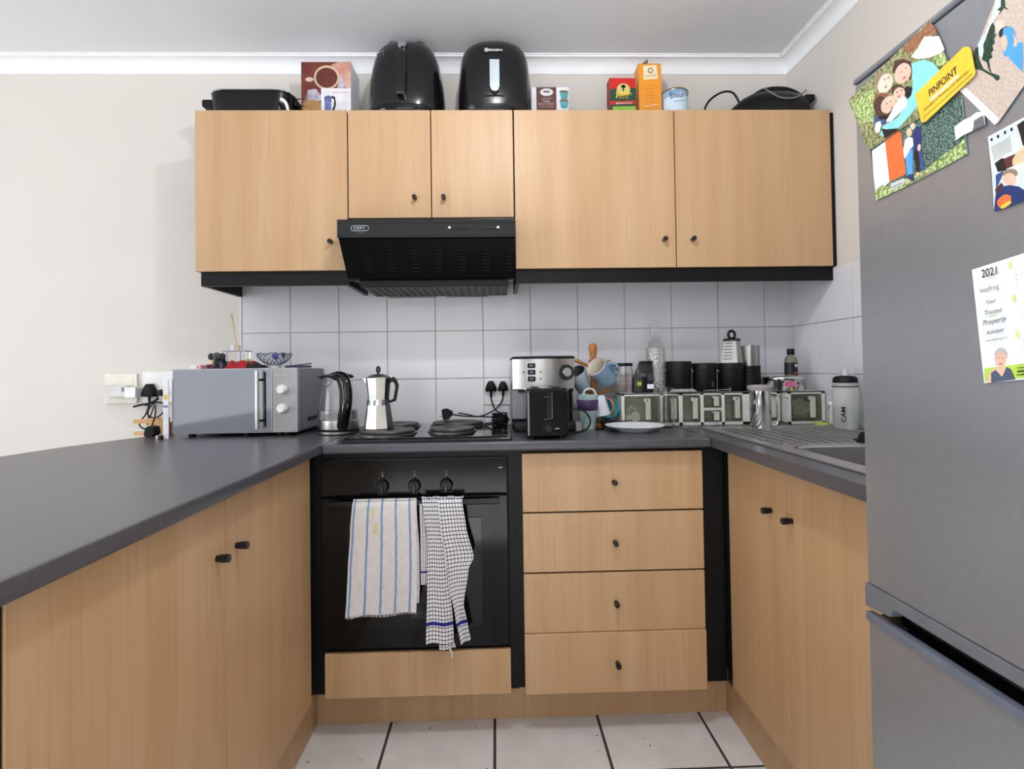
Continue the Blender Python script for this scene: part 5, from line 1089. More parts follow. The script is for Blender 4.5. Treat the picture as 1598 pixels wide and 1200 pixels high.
# ================================================================== mug tree and mugs
t = thing('mug_tree', 'varnished wooden mug tree holding mugs, right of the coffee machine', 'mug tree', (.385, -.15, ZC))
cx, cy = .385, -.150
b = MB(); b.lathe([(.070, 0), (.072, .004), (.070, .012), (.055, .016), (0, .016)], PINE, c=(cx, cy, ZC), seg=36); b.build('base', t)
b = MB(); b.lathe([(.014, .014), (.0125, .04), (.0125, .255), (.0105, .262), (.0145, .285), (.0175, .300), (.0165, .313), (.010, .322), (0, .325)], PINE, c=(cx, cy, ZC), seg=24); b.build('post', t, ang=60)
def peg(a, z, ln=.062, up_=.028):
    d = Vector((math.cos(a), math.sin(a), 0)); p0 = Vector((cx, cy, ZC + z)) + d * .010; p1 = p0 + d * ln + Vector((0, 0, up_)); b = MB(); b.cyl(p0, p1, .0062, PINE, 12, r2=.0068, bev=.0012); b.build('peg', t)
for a, z in ((PI, .230), (.25, .225), (PI / 2, .228)): peg(a, z)
for a, z in ((PI * 1.02, .125), (-.1, .118), (PI / 2, .110)): peg(a, z)
def mug(name, label, c, axis, r0, r1, h, m_out, m_in, hdl=True, hang=0, rim=None, group=None):
    """mug with its mouth along axis; c is the centre of the foot"""
    ax = Vector(axis).normalized(); R = ax.to_track_quat('Z', 'Y').to_matrix().to_4x4() @ Matrix.Rotation(hang, 4, 'Z'); M = Matrix.Translation(c) @ R
    t = thing(name, label, 'mug', c, group=group)
    b = MB(); b.lathe([(r0 * .8, 0), (r0, .006), (r1, h - .002), (r1 - .001, h)], m_out, seg=36, M=M, cap=True) if 0 else b.lathe([(0, .002), (r0 * .72, .002), (r0 * .78, 0), (r0 * .9, .002), (r0, .010), (r1, h - .001)], m_out, seg=36, M=M, cap=False)
    b.build('cup', t, ang=60)
    b = MB(); b.lathe([(r1, h - .001), (r1 - .0014, h), (r1 - .0034, h - .002), (r0 - .0045, .012), (r0 * .6, .006), (0, .006)], m_in, seg=36, M=M, cap=False); b.build('lining', t, ang=60)
    if hdl:
        b = MB(); P = [M @ Vector((r + .0, 0, z)) for r, z in ((r1 - .002, h * .84), (r1 + .016, h * .86), (r1 + .027, h * .66), (r1 + .024, h * .40), (r0 + .012, h * .22), (r0 - .001, h * .22))]
        b.tube(P, .0052, m_out, 10); b.build('handle', t, ang=60)
    return t
BLUE = mat('mug_blue', (142, 168, 190), .25, col2=(124, 152, 178), scale=9); MCR = mat('mug_cream', (214, 204, 190), .3)
mug('mug', 'light blue mug with cream inside hanging tilted at the front of the mug tree', (.438, -.198, 1.122), (-.66, -.52, .56), .040, .042, .092, BLUE, MCR, hang=.4)
mug('mug', 'pale teal blue mug hanging at the right, behind the light blue mug', (.460, -.120, 1.155), (-.2, .85, -.25), .034, .036, .07, mat('mug_teal_blue', (116, 158, 178), .25), MCR, hdl=False)
mug('mug', 'dark slate and white mug hanging between coffee machine and mug tree', (.345, -.172, 1.085), (-.42, -.45, .75), .030, .036, .090, mat('mug_slate', (196, 212, 222), .2, col2=(170, 190, 204), scale=8), mat('mug_dark_in', (40, 50, 58), .4), hang=2.6)
mug('mug', 'white mug with a copper-coloured handle hanging low on the mug tree', (.388, -.206, 1.058), (.16, -.12, -.98), .030, .038, .080, mat('mug_white', (226, 228, 238), .25), WPL, hdl=False)
b = MB(); b.tube([(.424, -.222, 1.050), (.438, -.236, 1.040), (.444, -.240, 1.008), (.436, -.230, .984)], .0055, mat('copper', (206, 130, 92), .25, metal=.7), 10); o = b.build('handle', [q for q in bpy.data.objects if q.get('label', '').startswith('white mug with')][0])
mug('mug', 'turquoise mug hanging lowest on the right side of the mug tree', (.436, -.125, .990), (-.05, -.93, .30), .034, .042, .072, mat('mug_turquoise', (70, 200, 204), .25), mat('mug_turq_in', (60, 186, 190), .3), hdl=False)
t = thing('travel_cup', 'pale green patterned tumbler with purple band and white handle loop', 'tumbler', (.338, -.29, ZC))
c = (.337, -.285, ZC)
b = MB(); b.lathe([(.0265, 0), (.0275, .003), (.040, .125), (.0405, .127), (.038, .127), (.026, .006), (0, .006)], mat('pale_green_marble', (190, 208, 200), .35, col2=(120, 156, 158), scale=26), c=c, seg=36, cap=False); b.build('cup', t, ang=60)
b = MB(); b.lathe([(.0355, .070), (.0372, .071), (.0405, .108), (.0395, .109)], mat('purple_silicone', (70, 48, 88), .5), c=c, seg=36, cap=False); b.build('sleeve', t, ang=60)
b = MB(); b.tube([(.322, -.285, ZC + .123), (.328, -.285, ZC + .142), (.345, -.285, ZC + .149), (.362, -.285, ZC + .143), (.370, -.285, ZC + .124)], .0032, WPL, 8); b.build('loop', t)
b = MB(); b.rbox(.262, .306, -.35, -.32, ZC, ZC + .032, mat('warm_grey', (146, 144, 142), .5), .004, 'z', .002); single(b, 'small_box', 'little grey box on the worktop, right of the toaster', 'box', (.284, -.33, ZC))
t = thing('plug', 'black plug lying on the worktop behind the white plate', 'plug', (.46, -.25, ZC)); b = MB(); b.box(.40, .445, -.245, -.205, ZC, ZC + .026, RUBB, .006); b.box(.445, .50, -.235, -.21, ZC, ZC + .022, RUBB, .006); b.build('body', t)
b = MB(); b.tube([(.402, -.225, ZC + .008), (.395, -.27, ZC + .004), (.39, -.31, ZC + .0035), (.36, -.34, ZC + .0035)], .003, RUBB, 8); b.build('cord', t)
# white plate
b = MB(); b.lathe([(.058, .0), (.060, .001), (.062, .004), (.100, .018), (.1045, .021), (.1035, .0225), (.066, .0085), (0, .0075)], mat('porcelain', (238, 242, 248), .15), c=(.489, -.375, ZC), seg=56, cap=True)
single(b, 'dinner_plate', 'empty white plate on the back worktop', 'plate', (.489, -.375, ZC), ang=60)

# ================================================================== drawer organisers
def organiser(label, x0, x1, yf, bays, h=.126):
    t = thing('drawer_organiser', label, 'organiser', ((x0 + x1) / 2, yf + .05, ZC)); OW = mat('organiser_white', (232, 232, 226), .35)
    b = MB(); yb = yf + .10; b.box(x0, x1, yf + .004, yb, ZC, ZC + .006, OW); b.box(x0, x1, yf, yb, ZC + h - .006, ZC + h, OW, .001); b.box(x0, x1, yb - .003, yb, ZC, ZC + h, OW)
    b.box(x0, x1, yf, yf + .006, ZC, ZC + .011, OW, .001); b.box(x0, x1, yf, yf + .006, ZC + h - .011, ZC + h, OW, .001)
    xs = sorted({x0, x1} | {q for bb in bays for q in (bb[0], bb[1])}); prev = x0
    for bb in sorted({(q[0], q[1]) for q in bays}): b.box(prev, bb[0], yf, yb, ZC, ZC + h, OW, .001); prev = bb[1]
    b.box(prev, x1, yf, yb, ZC, ZC + h, OW, .001)
    for (a, c, z0, z1) in bays:
        if z0 > .03: b.box(a, c, yf, yb - .004, ZC + z0 - .010, ZC + z0, OW)
    b.build('frame', t)
    for (a, c, z0, z1) in bays:
        d = MB(); a += .0015; c -= .0015; z0_, z1_ = ZC + z0 + .0015, ZC + z1 - .0015; y0 = yf - .004
        d.box(a, c, y0, y0 + .0025, z0_, z1_, SMOKE, .001); d.box(a, c, y0 + .003, yb - .006, z0_, z0_ + .002, SMOKE); d.box(a, a + .0015, y0 + .003, yb - .006, z0_, z1_ - .01, SMOKE); d.box(c - .0015, c, y0 + .003, yb - .006, z0_, z1_ - .01, SMOKE)
        dd = d.build('drawer', t)
        w_ = min(.020, (c - a) * .35); m_ = a + (c - a) * .66; g = MB(); hh = z1_ - z0_
        g.rbox(m_ - w_ * .5, m_ + w_ * .5, y0 - .012, y0 - .0005, z0_ + hh * .12, z1_ - hh * .10, mat('handle_plastic', (232, 234, 218), .12, trans=.3, ior=1.1), .004, 'z', .001); g.box(m_ - w_ * .8, m_, y0 - .012, y0 - .0005, z1_ - hh * .22, z1_ - hh * .08, MATS['handle_plastic'], .002); g.build('handle', dd)
    return t
organiser('long white organiser with olive transparent drawers on the back worktop', .480, 1.099, -.215,
          [(.492, .626, .012, .116), (.640, .702, .012, .116), (.718, .786, .012, .116), (.800, .869, .066, .116), (.800, .869, .012, .056), (.882, .950, .012, .116), (1.036, 1.086, .012, .116)])
organiser('short white organiser with a single transparent drawer near the right wall', 1.112, 1.258, -.245, [(1.126, 1.244, .012, .116)])
for x, z, r in ((.507, .020, .0115), (.535, .023, .0195)):
    b = MB(); b.cyl((x, -.205, ZC + z + .012), (x, -.198, ZC + z + .012), r, CARDW, 24, bev=.001)
    single(b, 'tablet_roll', 'white disc inside the leftmost organiser drawer, %s of the two' % ('smaller' if r < .015 else 'larger'), 'disc', (x, -.2, ZC + .02), 'white discs inside the leftmost organiser drawer')
b = MB()
for (p, q) in (((.51, -.19, ZC + .062), (.53, -.19, ZC + .075)), ((.52, -.18, ZC + .058), (.545, -.18, ZC + .066))): b.cyl(p, q, .004, WPL, 10)
b.cyl((.513, -.185, ZC + .018), (.518, -.185, ZC + .062), .0022, WPL, 8); b.cyl((.54, -.18, ZC + .018), (.542, -.18, ZC + .062), .0022, WPL, 8)
single(b, 'utensil', 'small white plastic tool in the leftmost organiser drawer', 'utensil', (.52, -.19, ZC + .02))
random.seed(11)
b = MB()
def crumple(u, v):
    th = u * 2 * PI; ph = v * PI; r = 1 + .22 * math.sin(5 * th + 3 * ph) + .15 * math.sin(9 * ph + 4 * th); e = min(1, v * 8, (1 - v) * 8) 
    return Vector((1.178 + .040 * r * math.sin(ph) * math.cos(th) , -.200 + .020 * r * math.sin(ph) * math.sin(th), ZC + .058 + .038 * math.cos(ph) * (1 + .1 * math.sin(4 * th) * e)))
b.grid(crumple, 40, 24, mat('clear_bag', (206, 212, 200), .2, trans=.4, ior=1.2, var=.1, scale=60)); single(b, 'plastic_bag', 'crumpled clear plastic bag inside the short organiser drawer', 'bag', (1.178, -.2, ZC + .02), ang=20)

# ------------------------------------------------------------------ on top of the organisers
ZO = ZC + .1262; yo = -.16
def glassy(prof_out, th, m, c, seg=40):
    inn = [(max(r - th, 0), z) for r, z in prof_out[::-1]]; b = MB(); b.lathe(prof_out + inn, m, c=c, seg=seg, cap=False); return b
t = thing('glass_jar', 'glass jar with black lid on the organiser, leftmost of the items there', 'jar', (.492, yo, ZO)); c = (.502, yo, ZO)
b = glassy([(0, 0), (.034, 0), (.0375, .004), (.0375, .085), (.0335, .098), (.0335, .104)], .002, GLASS, c); b.build('jar', t, ang=60)
b = MB(); b.lathe([(.0355, .1045), (.037, .106), (.037, .115), (.035, .117), (0, .117)], BLKS, c=c, seg=32); b.build('lid', t)
for k, (dx, dy, h, col) in enumerate(((-.008, .004, .075, (210, 180, 130)), (.008, -.006, .08, (60, 70, 110)), (.016, .006, .082, (222, 198, 150)), (.004, .012, .07, (180, 140, 90)), (.020, -.004, .078, (206, 150, 110)))):
    b = MB(); b.cyl((c[0] + dx * .6, c[1] + dy * .6, ZO + .004), (c[0] + dx, c[1] + dy, ZO + h), .0018, mat('skewer_%d' % k, col, .5), 8); single(b, 'stick', 'thin %s stick standing inside the glass jar' % ('sand coloured', 'dark blue', 'pale cream', 'brown', 'light reddish')[k], 'stick', (c[0], c[1], ZO + .01), 'sticks in the glass jar')
# coffee bag
t = thing('coffee_bag', 'black folded coffee bag with white label between jar and glass bottle', 'bag', (.558, yo, ZO))
BG = mat('bag_black', (18, 18, 20), .3, var=.2, scale=40, bump=.3)
b = MB(); cxb = .574
b.loft([[(cxb + dx + sx_ * w_, yo - .02 + sy_ * d_, ZO + z) for sx_, sy_ in ((-1, -.7), (-.4, -1), (.4, -1), (1, -.7), (1, .7), (.4, 1), (-.4, 1), (-1, .7))] for z, w_, d_, dx in ((0, .036, .022, -.002), (.01, .038, .024, -.002), (.05, .037, .024, 0), (.08, .033, .018, .004), (.100, .028, .009, .008), (.112, .027, .004, .010), (.124, .026, .004, .014))], BG); b.build('pouch', t, ang=50)
b = MB(); b.box(.584, .610, yo - .0455, yo - .0440, ZO + .016, ZO + .034, CARDW, .0004); b.box(.545, .562, yo - .0455, yo - .044, ZO + .028, ZO + .044, mat('label_green', (168, 176, 58), .5), .0004); b.build('label', t)
lettering('COFFEE', (.548, yo - .046, ZO + .060), (.578, yo - .046, ZO + .064), (0, 0, 1), DIMLETT, t, maxh=.013, bold=.02)
b = MB()
for k in range(6): b.box(.586, .606, yo - .0452, yo - .0447, ZO + .050 + k * .0045, ZO + .0515 + k * .0045, DIMLETT)
b.build('print', t)
# bottle of white beans
t = thing('glass_bottle', 'tall glass bottle half filled with white beans on the organiser', 'bottle', (.617, yo, ZO)); c = (.640, yo + .030, ZO)
b = glassy([(0, 0), (.038, 0), (.041, .005), (.041, .175), (.036, .195), (.022, .212), (.0135, .226), (.0135, .275), (.016, .277), (.016, .284), (.014, .286)], .0018, GLASS, c); b.build('bottle', t, ang=60)
BEAN = mat('white_bean', (232, 228, 216), .5)
b = MB(); b.lathe([(0, .004), (.036, .004), (.037, .008), (.037, .172), (.030, .178), (0, .180)], mat('bean_mass', (255, 253, 248), .4, col2=(120, 116, 112), scale=150, bump=.5), c=c, seg=36, cap=False); o = b.build('beans', t, ang=60); o['kind'] = 'stuff'
# three black canisters
cans = None
for k, (x, r, h, lab) in enumerate(((.723, .0480, .121, 'black round canister, leftmost of three, tallest lid'), (.825, .0465, .113, 'black round canister in the middle of three'), (.930, .0490, .112, 'black round canister, rightmost of three, under the grater'))):
    t = thing('canister', lab, 'canister', (x, yo, ZO), group='black canisters on the organiser'); c = (x, yo + .0, ZO)
    b = MB(); b.lathe([(r - .003, 0), (r, .003), (r, h * .76), (r - .0015, h * .765)], BLKM, c=c, seg=40); b.build('body', t, ang=50)
    b = MB(); b.lathe([(r + .0012, h * .768), (r + .0012, h - .003), (r - .001, h), (0, h)], BLKM, c=c, seg=40, M=None); b.build('lid', t, ang=50)
    b = MB(); 
    for sx_ in (-1, 1): b.cyl((x + sx_ * (r - .001), yo - .006, ZO + h * .72), (x + sx_ * (r + .004), yo - .006, ZO + h * .74), .003, CHROME, 10)
    b.build('clip', t)
lettering('TEA', (.844, yo - .0467, ZO + .020), (.844, yo - .0467, ZO + .042), (-1, 0, 0), DIMLETT, [q for q in bpy.data.objects if q.get('label', '') == 'black round canister in the middle of three'][0], maxh=.009)
t = thing('sweet_packet', 'silver crinkled blister packet lying on the organiser before the canisters', 'packet', (.725, -.235, ZO))
b = MB()
def pk(u, v): e = min(u, 1 - u, v, 1 - v); return Vector((.672 + .10 * u, -.2125 - .0 + .028 * (v - .5), ZO + .0015 + min(1, e * 9) * (.009 + .004 * math.sin(u * 30) * math.cos(v * 12))))
b.grid(pk, 40, 14, mat('foil', (206, 206, 204), .2, metal=.7, var=.15, scale=90)); b.build('packet', t, ang=50, mods='solid')
b = MB(); b.cyl((.80, -.214, ZO + .006), (.905, -.214, ZO + .009), .0012, CHROME, 6); b.cyl((.905, -.214, ZO + .0), (.905, -.214, ZO + .018), .002, GREYP, 8)
single(b, 'skewer', 'thin metal skewer lying along the organiser top', 'skewer', (.85, -.214, ZO))
# grater standing on the third canister
t = thing('grater', 'steel box grater with a black ring handle standing on the rightmost canister', 'grater', (.912, yo, ZO + .112)); z0 = ZO + .1122; gx = .938
def q4(w_, d_, z, dx=0): return [(gx + dx - w_, yo - d_, z), (gx + dx + w_, yo - d_, z), (gx + dx + w_, yo + d_, z), (gx + dx - w_, yo + d_, z)]
b = MB(); R_ = Matrix.Translation((gx, yo, 0)) @ Matrix.Rotation(-.85, 4, 'Z') @ Matrix.Translation((-gx, -yo, 0))
b.loft([q4(.034, .026, z0), q4(.024, .016, z0 + .088)], STEEL, M=R_); b.build('body', t, ang=20)
b = MB()
for k in range(6):
    z = z0 + .012 + k * .0125; w_ = .034 - .010 * (z - z0) / .088 - .008; d_ = .026 - .010 * (z - z0) / .088 + .0008
    b.box(gx - w_, gx + w_ * .55, yo - d_ - .0012, yo - d_ + .001, z, z + .0022, CHROME, M=R_); b.box(gx - w_, gx + w_ * .55, yo - d_ - .0004, yo - d_ + .001, z + .0022, z + .005, BLKM, M=R_)
b.build('blades', t)
b = MB(); b.loft([q4(.027, .019, z0 + .086), q4(.027, .019, z0 + .093), q4(.022, .014, z0 + .097)], BLKS, M=R_); b.build('collar', t)
b = MB(); b.tube([(gx + .013 * math.cos(q), yo, z0 + .1115 + .0155 * math.sin(q)) for q in [2 * PI * i / 24 for i in range(24)]], .0052, BLKS, 10, closed=True, smooth=False); b.build('handle', t, ang=60)
# stainless cup with black sleeve, and one behind
t = thing('steel_tumbler', 'steel tumbler with ribbed black sleeve, right of the grater', 'tumbler', (.985, yo, ZO)); c = (1.012, -.155, ZO)
b = MB(); b.lathe([(.034, 0), (.035, .003), (.0365, .178), (.0370, .1795), (.0350, .1785), (.034, .06), (0, .06)], STEEL, c=c, seg=40, cap=False); b.build('cup', t, ang=60)
b = MB(); pr = [(.0362, .012)]
for k in range(6): pr += [(.0385, .018 + k * .014), (.0385, .026 + k * .014), (.0372, .029 + k * .014)]
b.lathe(pr + [(.0362, .098)], BLKM, c=c, seg=40, cap=False); b.build('sleeve', t)
t = thing('steel_jug', 'small steel jug half hidden behind the steel tumbler and the canister', 'jug', (.955, -.10, ZO)); c = (.992, -.080, ZO)
b = MB(); b.lathe([(.026, 0), (.027, .12), (.024, .155), (.022, .154), (.025, .119), (.024, .01), (0, .01)], STEEL, c=c, seg=32, cap=False); b.build('body', t, ang=60)
# round steel tin and the sauce bottle standing on it
t = thing('steel_pot', 'shiny round steel tin with pink sticker on the short organiser', 'tin', (1.13, -.17, ZO)); c = (1.136, -.165, ZO); r = .076
b = MB(); b.lathe([(r - .004, 0), (r, .004), (r, .040), (r + .0015, .041), (r + .0015, .043)], CHROME, c=c, seg=48); b.build('body', t, ang=60)
b = MB(); b.lathe([(r + .003, .0435), (r + .004, .046), (r + .003, .053), (r - .002, .0565), (r - .01, .0575), (0, .0575)], CHROME, c=c, seg=48); b.build('lid', t, ang=60)
b = MB(); PK = mat('sticker_pink', (222, 48, 128), .4)
def curvp(a, z): return (c[0] + (r + .0006) * math.cos(a), c[1] + (r + .0006) * math.sin(a), z)
for (a0, w_, z_, hh, m_) in ((-1.72, .30, ZO + .027, .0115, CARDW), (-1.72, .26, ZO + .027, .0095, PK), (-1.20, .13, ZO + .027, .004, mat('sticker_red', (186, 60, 60), .4)), (-1.62, .07, ZO + .008, .007, mat('sticker_yellow', (226, 206, 60), .4))):
    P = [curvp(a0 + w_ * math.cos(q), z_ + hh * math.sin(q)) for q in [2 * PI * i / 22 for i in range(22)]]
    off = .0002 if m_ is PK else 0
    f = b.bm.faces.new([b.bm.verts.new((p_[0], p_[1] - .0003 - off * 4, p_[2])) for p_ in P]); f.material_index = b.mi(m_)
b.build('sticker', t)
lettering('Anjali', (1.113, -.2428, ZO + .0235), (1.137, -.2428, ZO + .0235), (0, 0, 1), LETT, t, maxh=.008)
t = thing('sauce_bottle', 'dark bottle with black cap and black label standing on the steel tin', 'bottle', (1.145, -.165, ZO + .058)); z0 = ZO + .0578; c = (1.172, -.165, z0)
b = MB(); b.lathe([(.0225, 0), (.024, .003), (.024, .060), (.021, .072), (.012, .080), (.0115, .084)], mat('amber_liquid', (150, 142, 128), .12, trans=.3), c=c, seg=32); b.build('bottle', t, ang=60)
b = MB(); b.lathe([(.0243, .004), (.0243, .052)], mat('label_black', (28, 26, 30), .4), c=c, seg=32, cap=False); b.prism([(c[0] + .000, z0 + .044), (c[0] + .014, z0 + .044), (c[0] + .007, z0 + .032)], 'y', c[1] - .0250, c[1] - .0246, LETT); b.box(c[0] - .002, c[0] + .010, c[1] - .0252, c[1] - .0240, z0 + .008, z0 + .014, MATS['sticker_red']); b.build('label', t, ang=60)
b = MB(); b.lathe([(.0135, .0835), (.0140, .086), (.0140, .104), (.012, .107), (0, .107)], BLKM, c=c, seg=28); b.build('cap', t, ang=50)

# ------------------------------------------------------------------ on the drainer and worktop at right
ZS = .9462
t = thing('steel_french_press', 'shiny steel cylindrical jug with grey lid and wire handle on the drainer', 'jug', (.965, -.36, ZS)); c = (.944, -.375, ZS - .0002)
b = MB(); b.lathe([(.0345, 0), (.036, .003), (.036, .130)], CHROME, c=c, seg=44); b.build('body', t, ang=50)
b = MB(); b.lathe([(.037, .130), (.044, .140), (.0445, .146), (.038, .149), (.02, .151), (0, .152)], mat('pale_grey_plastic', (176, 172, 170), .5), c=c, seg=40); b.build('lid', t, ang=50)
b = MB(); b.tube([(.996, -.385, ZS + .020), (1.020, -.39, ZS + .022), (1.024, -.39, ZS + .05), (1.018, -.39, ZS + .095), (1.028, -.39, ZS + .118), (1.045, -.39, ZS + .112), (1.062, -.39, ZS + .104)] if 0 else [(.977, -.385, ZS + .010), (.996, -.39, ZS + .012), (.998, -.39, ZS + .06), (.998, -.39, ZS + .105), (1.008, -.39, ZS + .116), (1.026, -.39, ZS + .108), (1.038, -.39, ZS + .100)], .0028, CHROME, 8); b.build('handle', t)
t = thing('drinking_glass', 'empty wavy drinking glass on the worktop between plate and organiser', 'glass', (.62, -.29, ZC)); c = (.634, -.275, ZC)
b = glassy([(0, .0), (.0285, 0), (.030, .003), (.029, .04), (.031, .07), (.029, .10), (.0305, .150)], .0022, GLASS, c); b.build('glass', t, ang=60)
t = thing('sports_bottle', 'tall translucent sports bottle with black collar by the right wall', 'bottle', (1.2, -.48, ZS)); c = (1.205, -.452, .9432); r = .040
BOT = mat('frosted_plastic', (246, 248, 246), .2, trans=.7, ior=1.1, var=.02)
b = MB(); b.lathe([(0, .002), (r - .008, 0), (r, .008), (r, .085), (r - .0015, .09), (r, .095), (r, .140), (r - .003, .158), (r - .006, .160)], BOT, c=c, seg=44, cap=False); b.build('bottle', t, ang=60)
b = MB(); b.lathe([(0, .004), (r - .010, .004), (r - .004, .012), (r - .004, .076), (0, .077)], MATS['water'], c=c, seg=32, cap=False); b.build('water', t, ang=60)
b = MB(); b.lathe([(r - .003, .159), (r - .001, .161), (r - .003, .176), (r - .012, .182), (.014, .184)], BLKM, c=c, seg=36); b.build('collar', t, ang=50)
b = MB(); b.lathe([(.013, .183), (.014, .188), (.011, .192), (.011, .205), (.009, .208), (0, .208)], mat('clear_cap', (226, 230, 238), .2, trans=.4), c=c, seg=24); b.build('spout', t, ang=50)
b = MB(); b.lathe([(r + .0004, .1445), (r + .0004, .1480)], BLKM, c=c, seg=36, cap=False); b.build('band', t)
lettering('CAM', (c[0] - .0225, c[1] - .0335, .9432 + .026), (c[0] - .0225, c[1] - .0335, .9432 + .078), (-.83, .55, 0), BLKM, t, maxh=.013, bold=.02)
lettering('BAK', (c[0] + .036, c[1] - .019, .9432 + .080), (c[0] + .036, c[1] - .019, .9432 + .020), (.5, .85, 0), DIMLETT, t, maxh=.010, bold=.02)
t = thing('small_bottle', 'small empty clear bottle half hidden behind the sports bottle', 'bottle', (1.18, -.40, .9432)); c = (1.196, -.385, .9432)
b = glassy([(0, 0), (.018, 0), (.020, .003), (.020, .055), (.012, .068), (.010, .082)], .0015, GLASS, c, 28); b.build('bottle', t, ang=60)
b = MB(); b.lathe([(.0115, .080), (.0115, .090), (0, .091)], WPL, c=c, seg=20); b.build('cap', t)
b = MB(); b.lathe([(.026, 0), (.028, .002), (.028, .007), (.025, .008), (.023, .005), (0, .005)], mat('lime_plastic', (196, 212, 70), .4), c=(1.215, -.292, ZC), seg=36); single(b, 'jar_lid', 'lime yellow plastic lid lying in front of the short organiser', 'lid', (1.215, -.292, ZC))
b = MB(); cx, cy = 1.055, -.775
b.rbox(cx - .030, cx + .028, cy - .018, cy + .018, .943, .951, RUBB, .008, 'z', .002); b.prism([(cx - .020, .951), (cx - .012, .968), (cx - .002, .972), (cx + .008, .962), (cx + .022, .960), (cx + .026, .951)], 'y', cy - .012, cy + .012, RUBB, .002); b.cyl((cx + .02, cy - .02, .955), (cx + .02, cy + .02, .955), .004, RUBB, 10)
single(b, 'sink_plug', 'black rubber sink stopper lying beside the bowl', 'sink plug', (cx, cy, .943))
b = MB()
for (x, y, a) in ((.80, -.70, .3), (.815, -.735, -.2)):
    M = Matrix.Translation((x, y, .9430)) @ Matrix.Rotation(a, 4, 'Z'); b.lathe([(.020, 0), (.017, .0015), (.008, .003), (0, .0035)], mat('water_drop', (220, 224, 224), .03, trans=.9, var=0), seg=20, M=M)
single(b, 'water_splash', 'small puddle of water on the drainer near the bowl corner', 'water', (.80, -.71, .9432)); bpy.data.objects['water_splash']['kind'] = 'stuff'

# ================================================================== tea towels on the oven handle
def towel_mat(name, kind):
    m = bpy.data.materials.new(name); m.use_nodes = True; t = m.node_tree; p = t.nodes['Principled BSDF']; p.inputs['Roughness'].default_value = .9; p.inputs['Specular IOR Level'].default_value = .1
    uv = t.nodes.new('ShaderNodeTexCoord'); sp = t.nodes.new('ShaderNodeSeparateXYZ'); t.links.new(uv.outputs['UV'], sp.inputs[0])
    def mth(op, a, b_=None):
        n = t.nodes.new('ShaderNodeMath'); n.operation = op
        for i, q in enumerate((a, b_)):
            if q is None: continue
            if isinstance(q, (int, float)): n.inputs[i].default_value = q
            else: t.links.new(q, n.inputs[i])
        return n.outputs[0]
    def line(sock, per, off, wd): return mth('LESS_THAN', mth('FRACT', mth('DIVIDE', mth('SUBTRACT', sock, off), per)), wd)
    def mixc(f, a, b_):
        n = t.nodes.new('ShaderNodeMix'); n.data_type = 'RGBA'; t.links.new(f, n.inputs[0])
        for i, q in ((6, a), (7, b_)):
            if isinstance(q, tuple): n.inputs[i].default_value = rgb(q)
            else: t.links.new(q, n.inputs[i])
        return n.outputs[2]
    U, V = sp.outputs[0], sp.outputs[1]
    nz = t.nodes.new('ShaderNodeTexNoise'); nz.inputs['Scale'].default_value = 14; t.links.new(uv.outputs['UV'], nz.inputs['Vector'])
    if kind == 'stripe':
        base = mixc(nz.outputs['Fac'], (206, 200, 196), (228, 224, 222)); c_ = mixc(line(mth('ADD', U, mth('MULTIPLY', nz.outputs['Fac'], .02)), .215, .035, .150), base, (128, 152, 190))
        # a few yellow-green food stains
        for (su, sv, rr_) in ((.33, .90, .028), (.385, .76, .030), (.36, .72, .012)):
            d = mth('ADD', mth('POWER', mth('ABSOLUTE', mth('SUBTRACT', U, su)), 2), mth('POWER', mth('ABSOLUTE', mth('MULTIPLY', mth('SUBTRACT', V, sv), .55)), 2)); c_ = mixc(mth('MULTIPLY', mth('LESS_THAN', d, rr_ ** 2), .7), c_, (196, 206, 120))
    else:
        base = mixc(nz.outputs['Fac'], (214, 210, 210), (238, 238, 240))
        gl = mth('MAXIMUM', line(U, .086, .0, .17), line(V, .0275, .0, .2)); c_ = mixc(gl, base, (46, 44, 66))
        c_ = mixc(mth('MULTIPLY', mth('GREATER_THAN', V, .125), mth('LESS_THAN', V, .150)), c_, (44, 42, 128))
    t.links.new(c_, p.inputs['Base Color'])
    b1 = t.nodes.new('ShaderNodeTexNoise'); b1.inputs['Scale'].default_value = 400; bm_ = t.nodes.new('ShaderNodeBump'); bm_.inputs['Strength'].default_value = .25; bm_.inputs['Distance'].default_value = .001
    t.links.new(uv.outputs['UV'], b1.inputs['Vector']); t.links.new(b1.outputs['Fac'], bm_.inputs['Height']); t.links.new(bm_.outputs[0], p.inputs['Normal'])
    MATS[name] = m; return m
TW1 = towel_mat('striped_linen', 'stripe'); TW2 = towel_mat('checked_linen', 'check')
def lerp_poly(P, v):
    """P: [(v, x)]"""
    for (v0, x0), (v1, x1) in zip(P, P[1:]):
        if v <= v1: q = (v - v0) / (v1 - v0); q = q * q * (3 - 2 * q) * .5 + q * .5; return x0 + (x1 - x0) * q
    return P[-1][1]
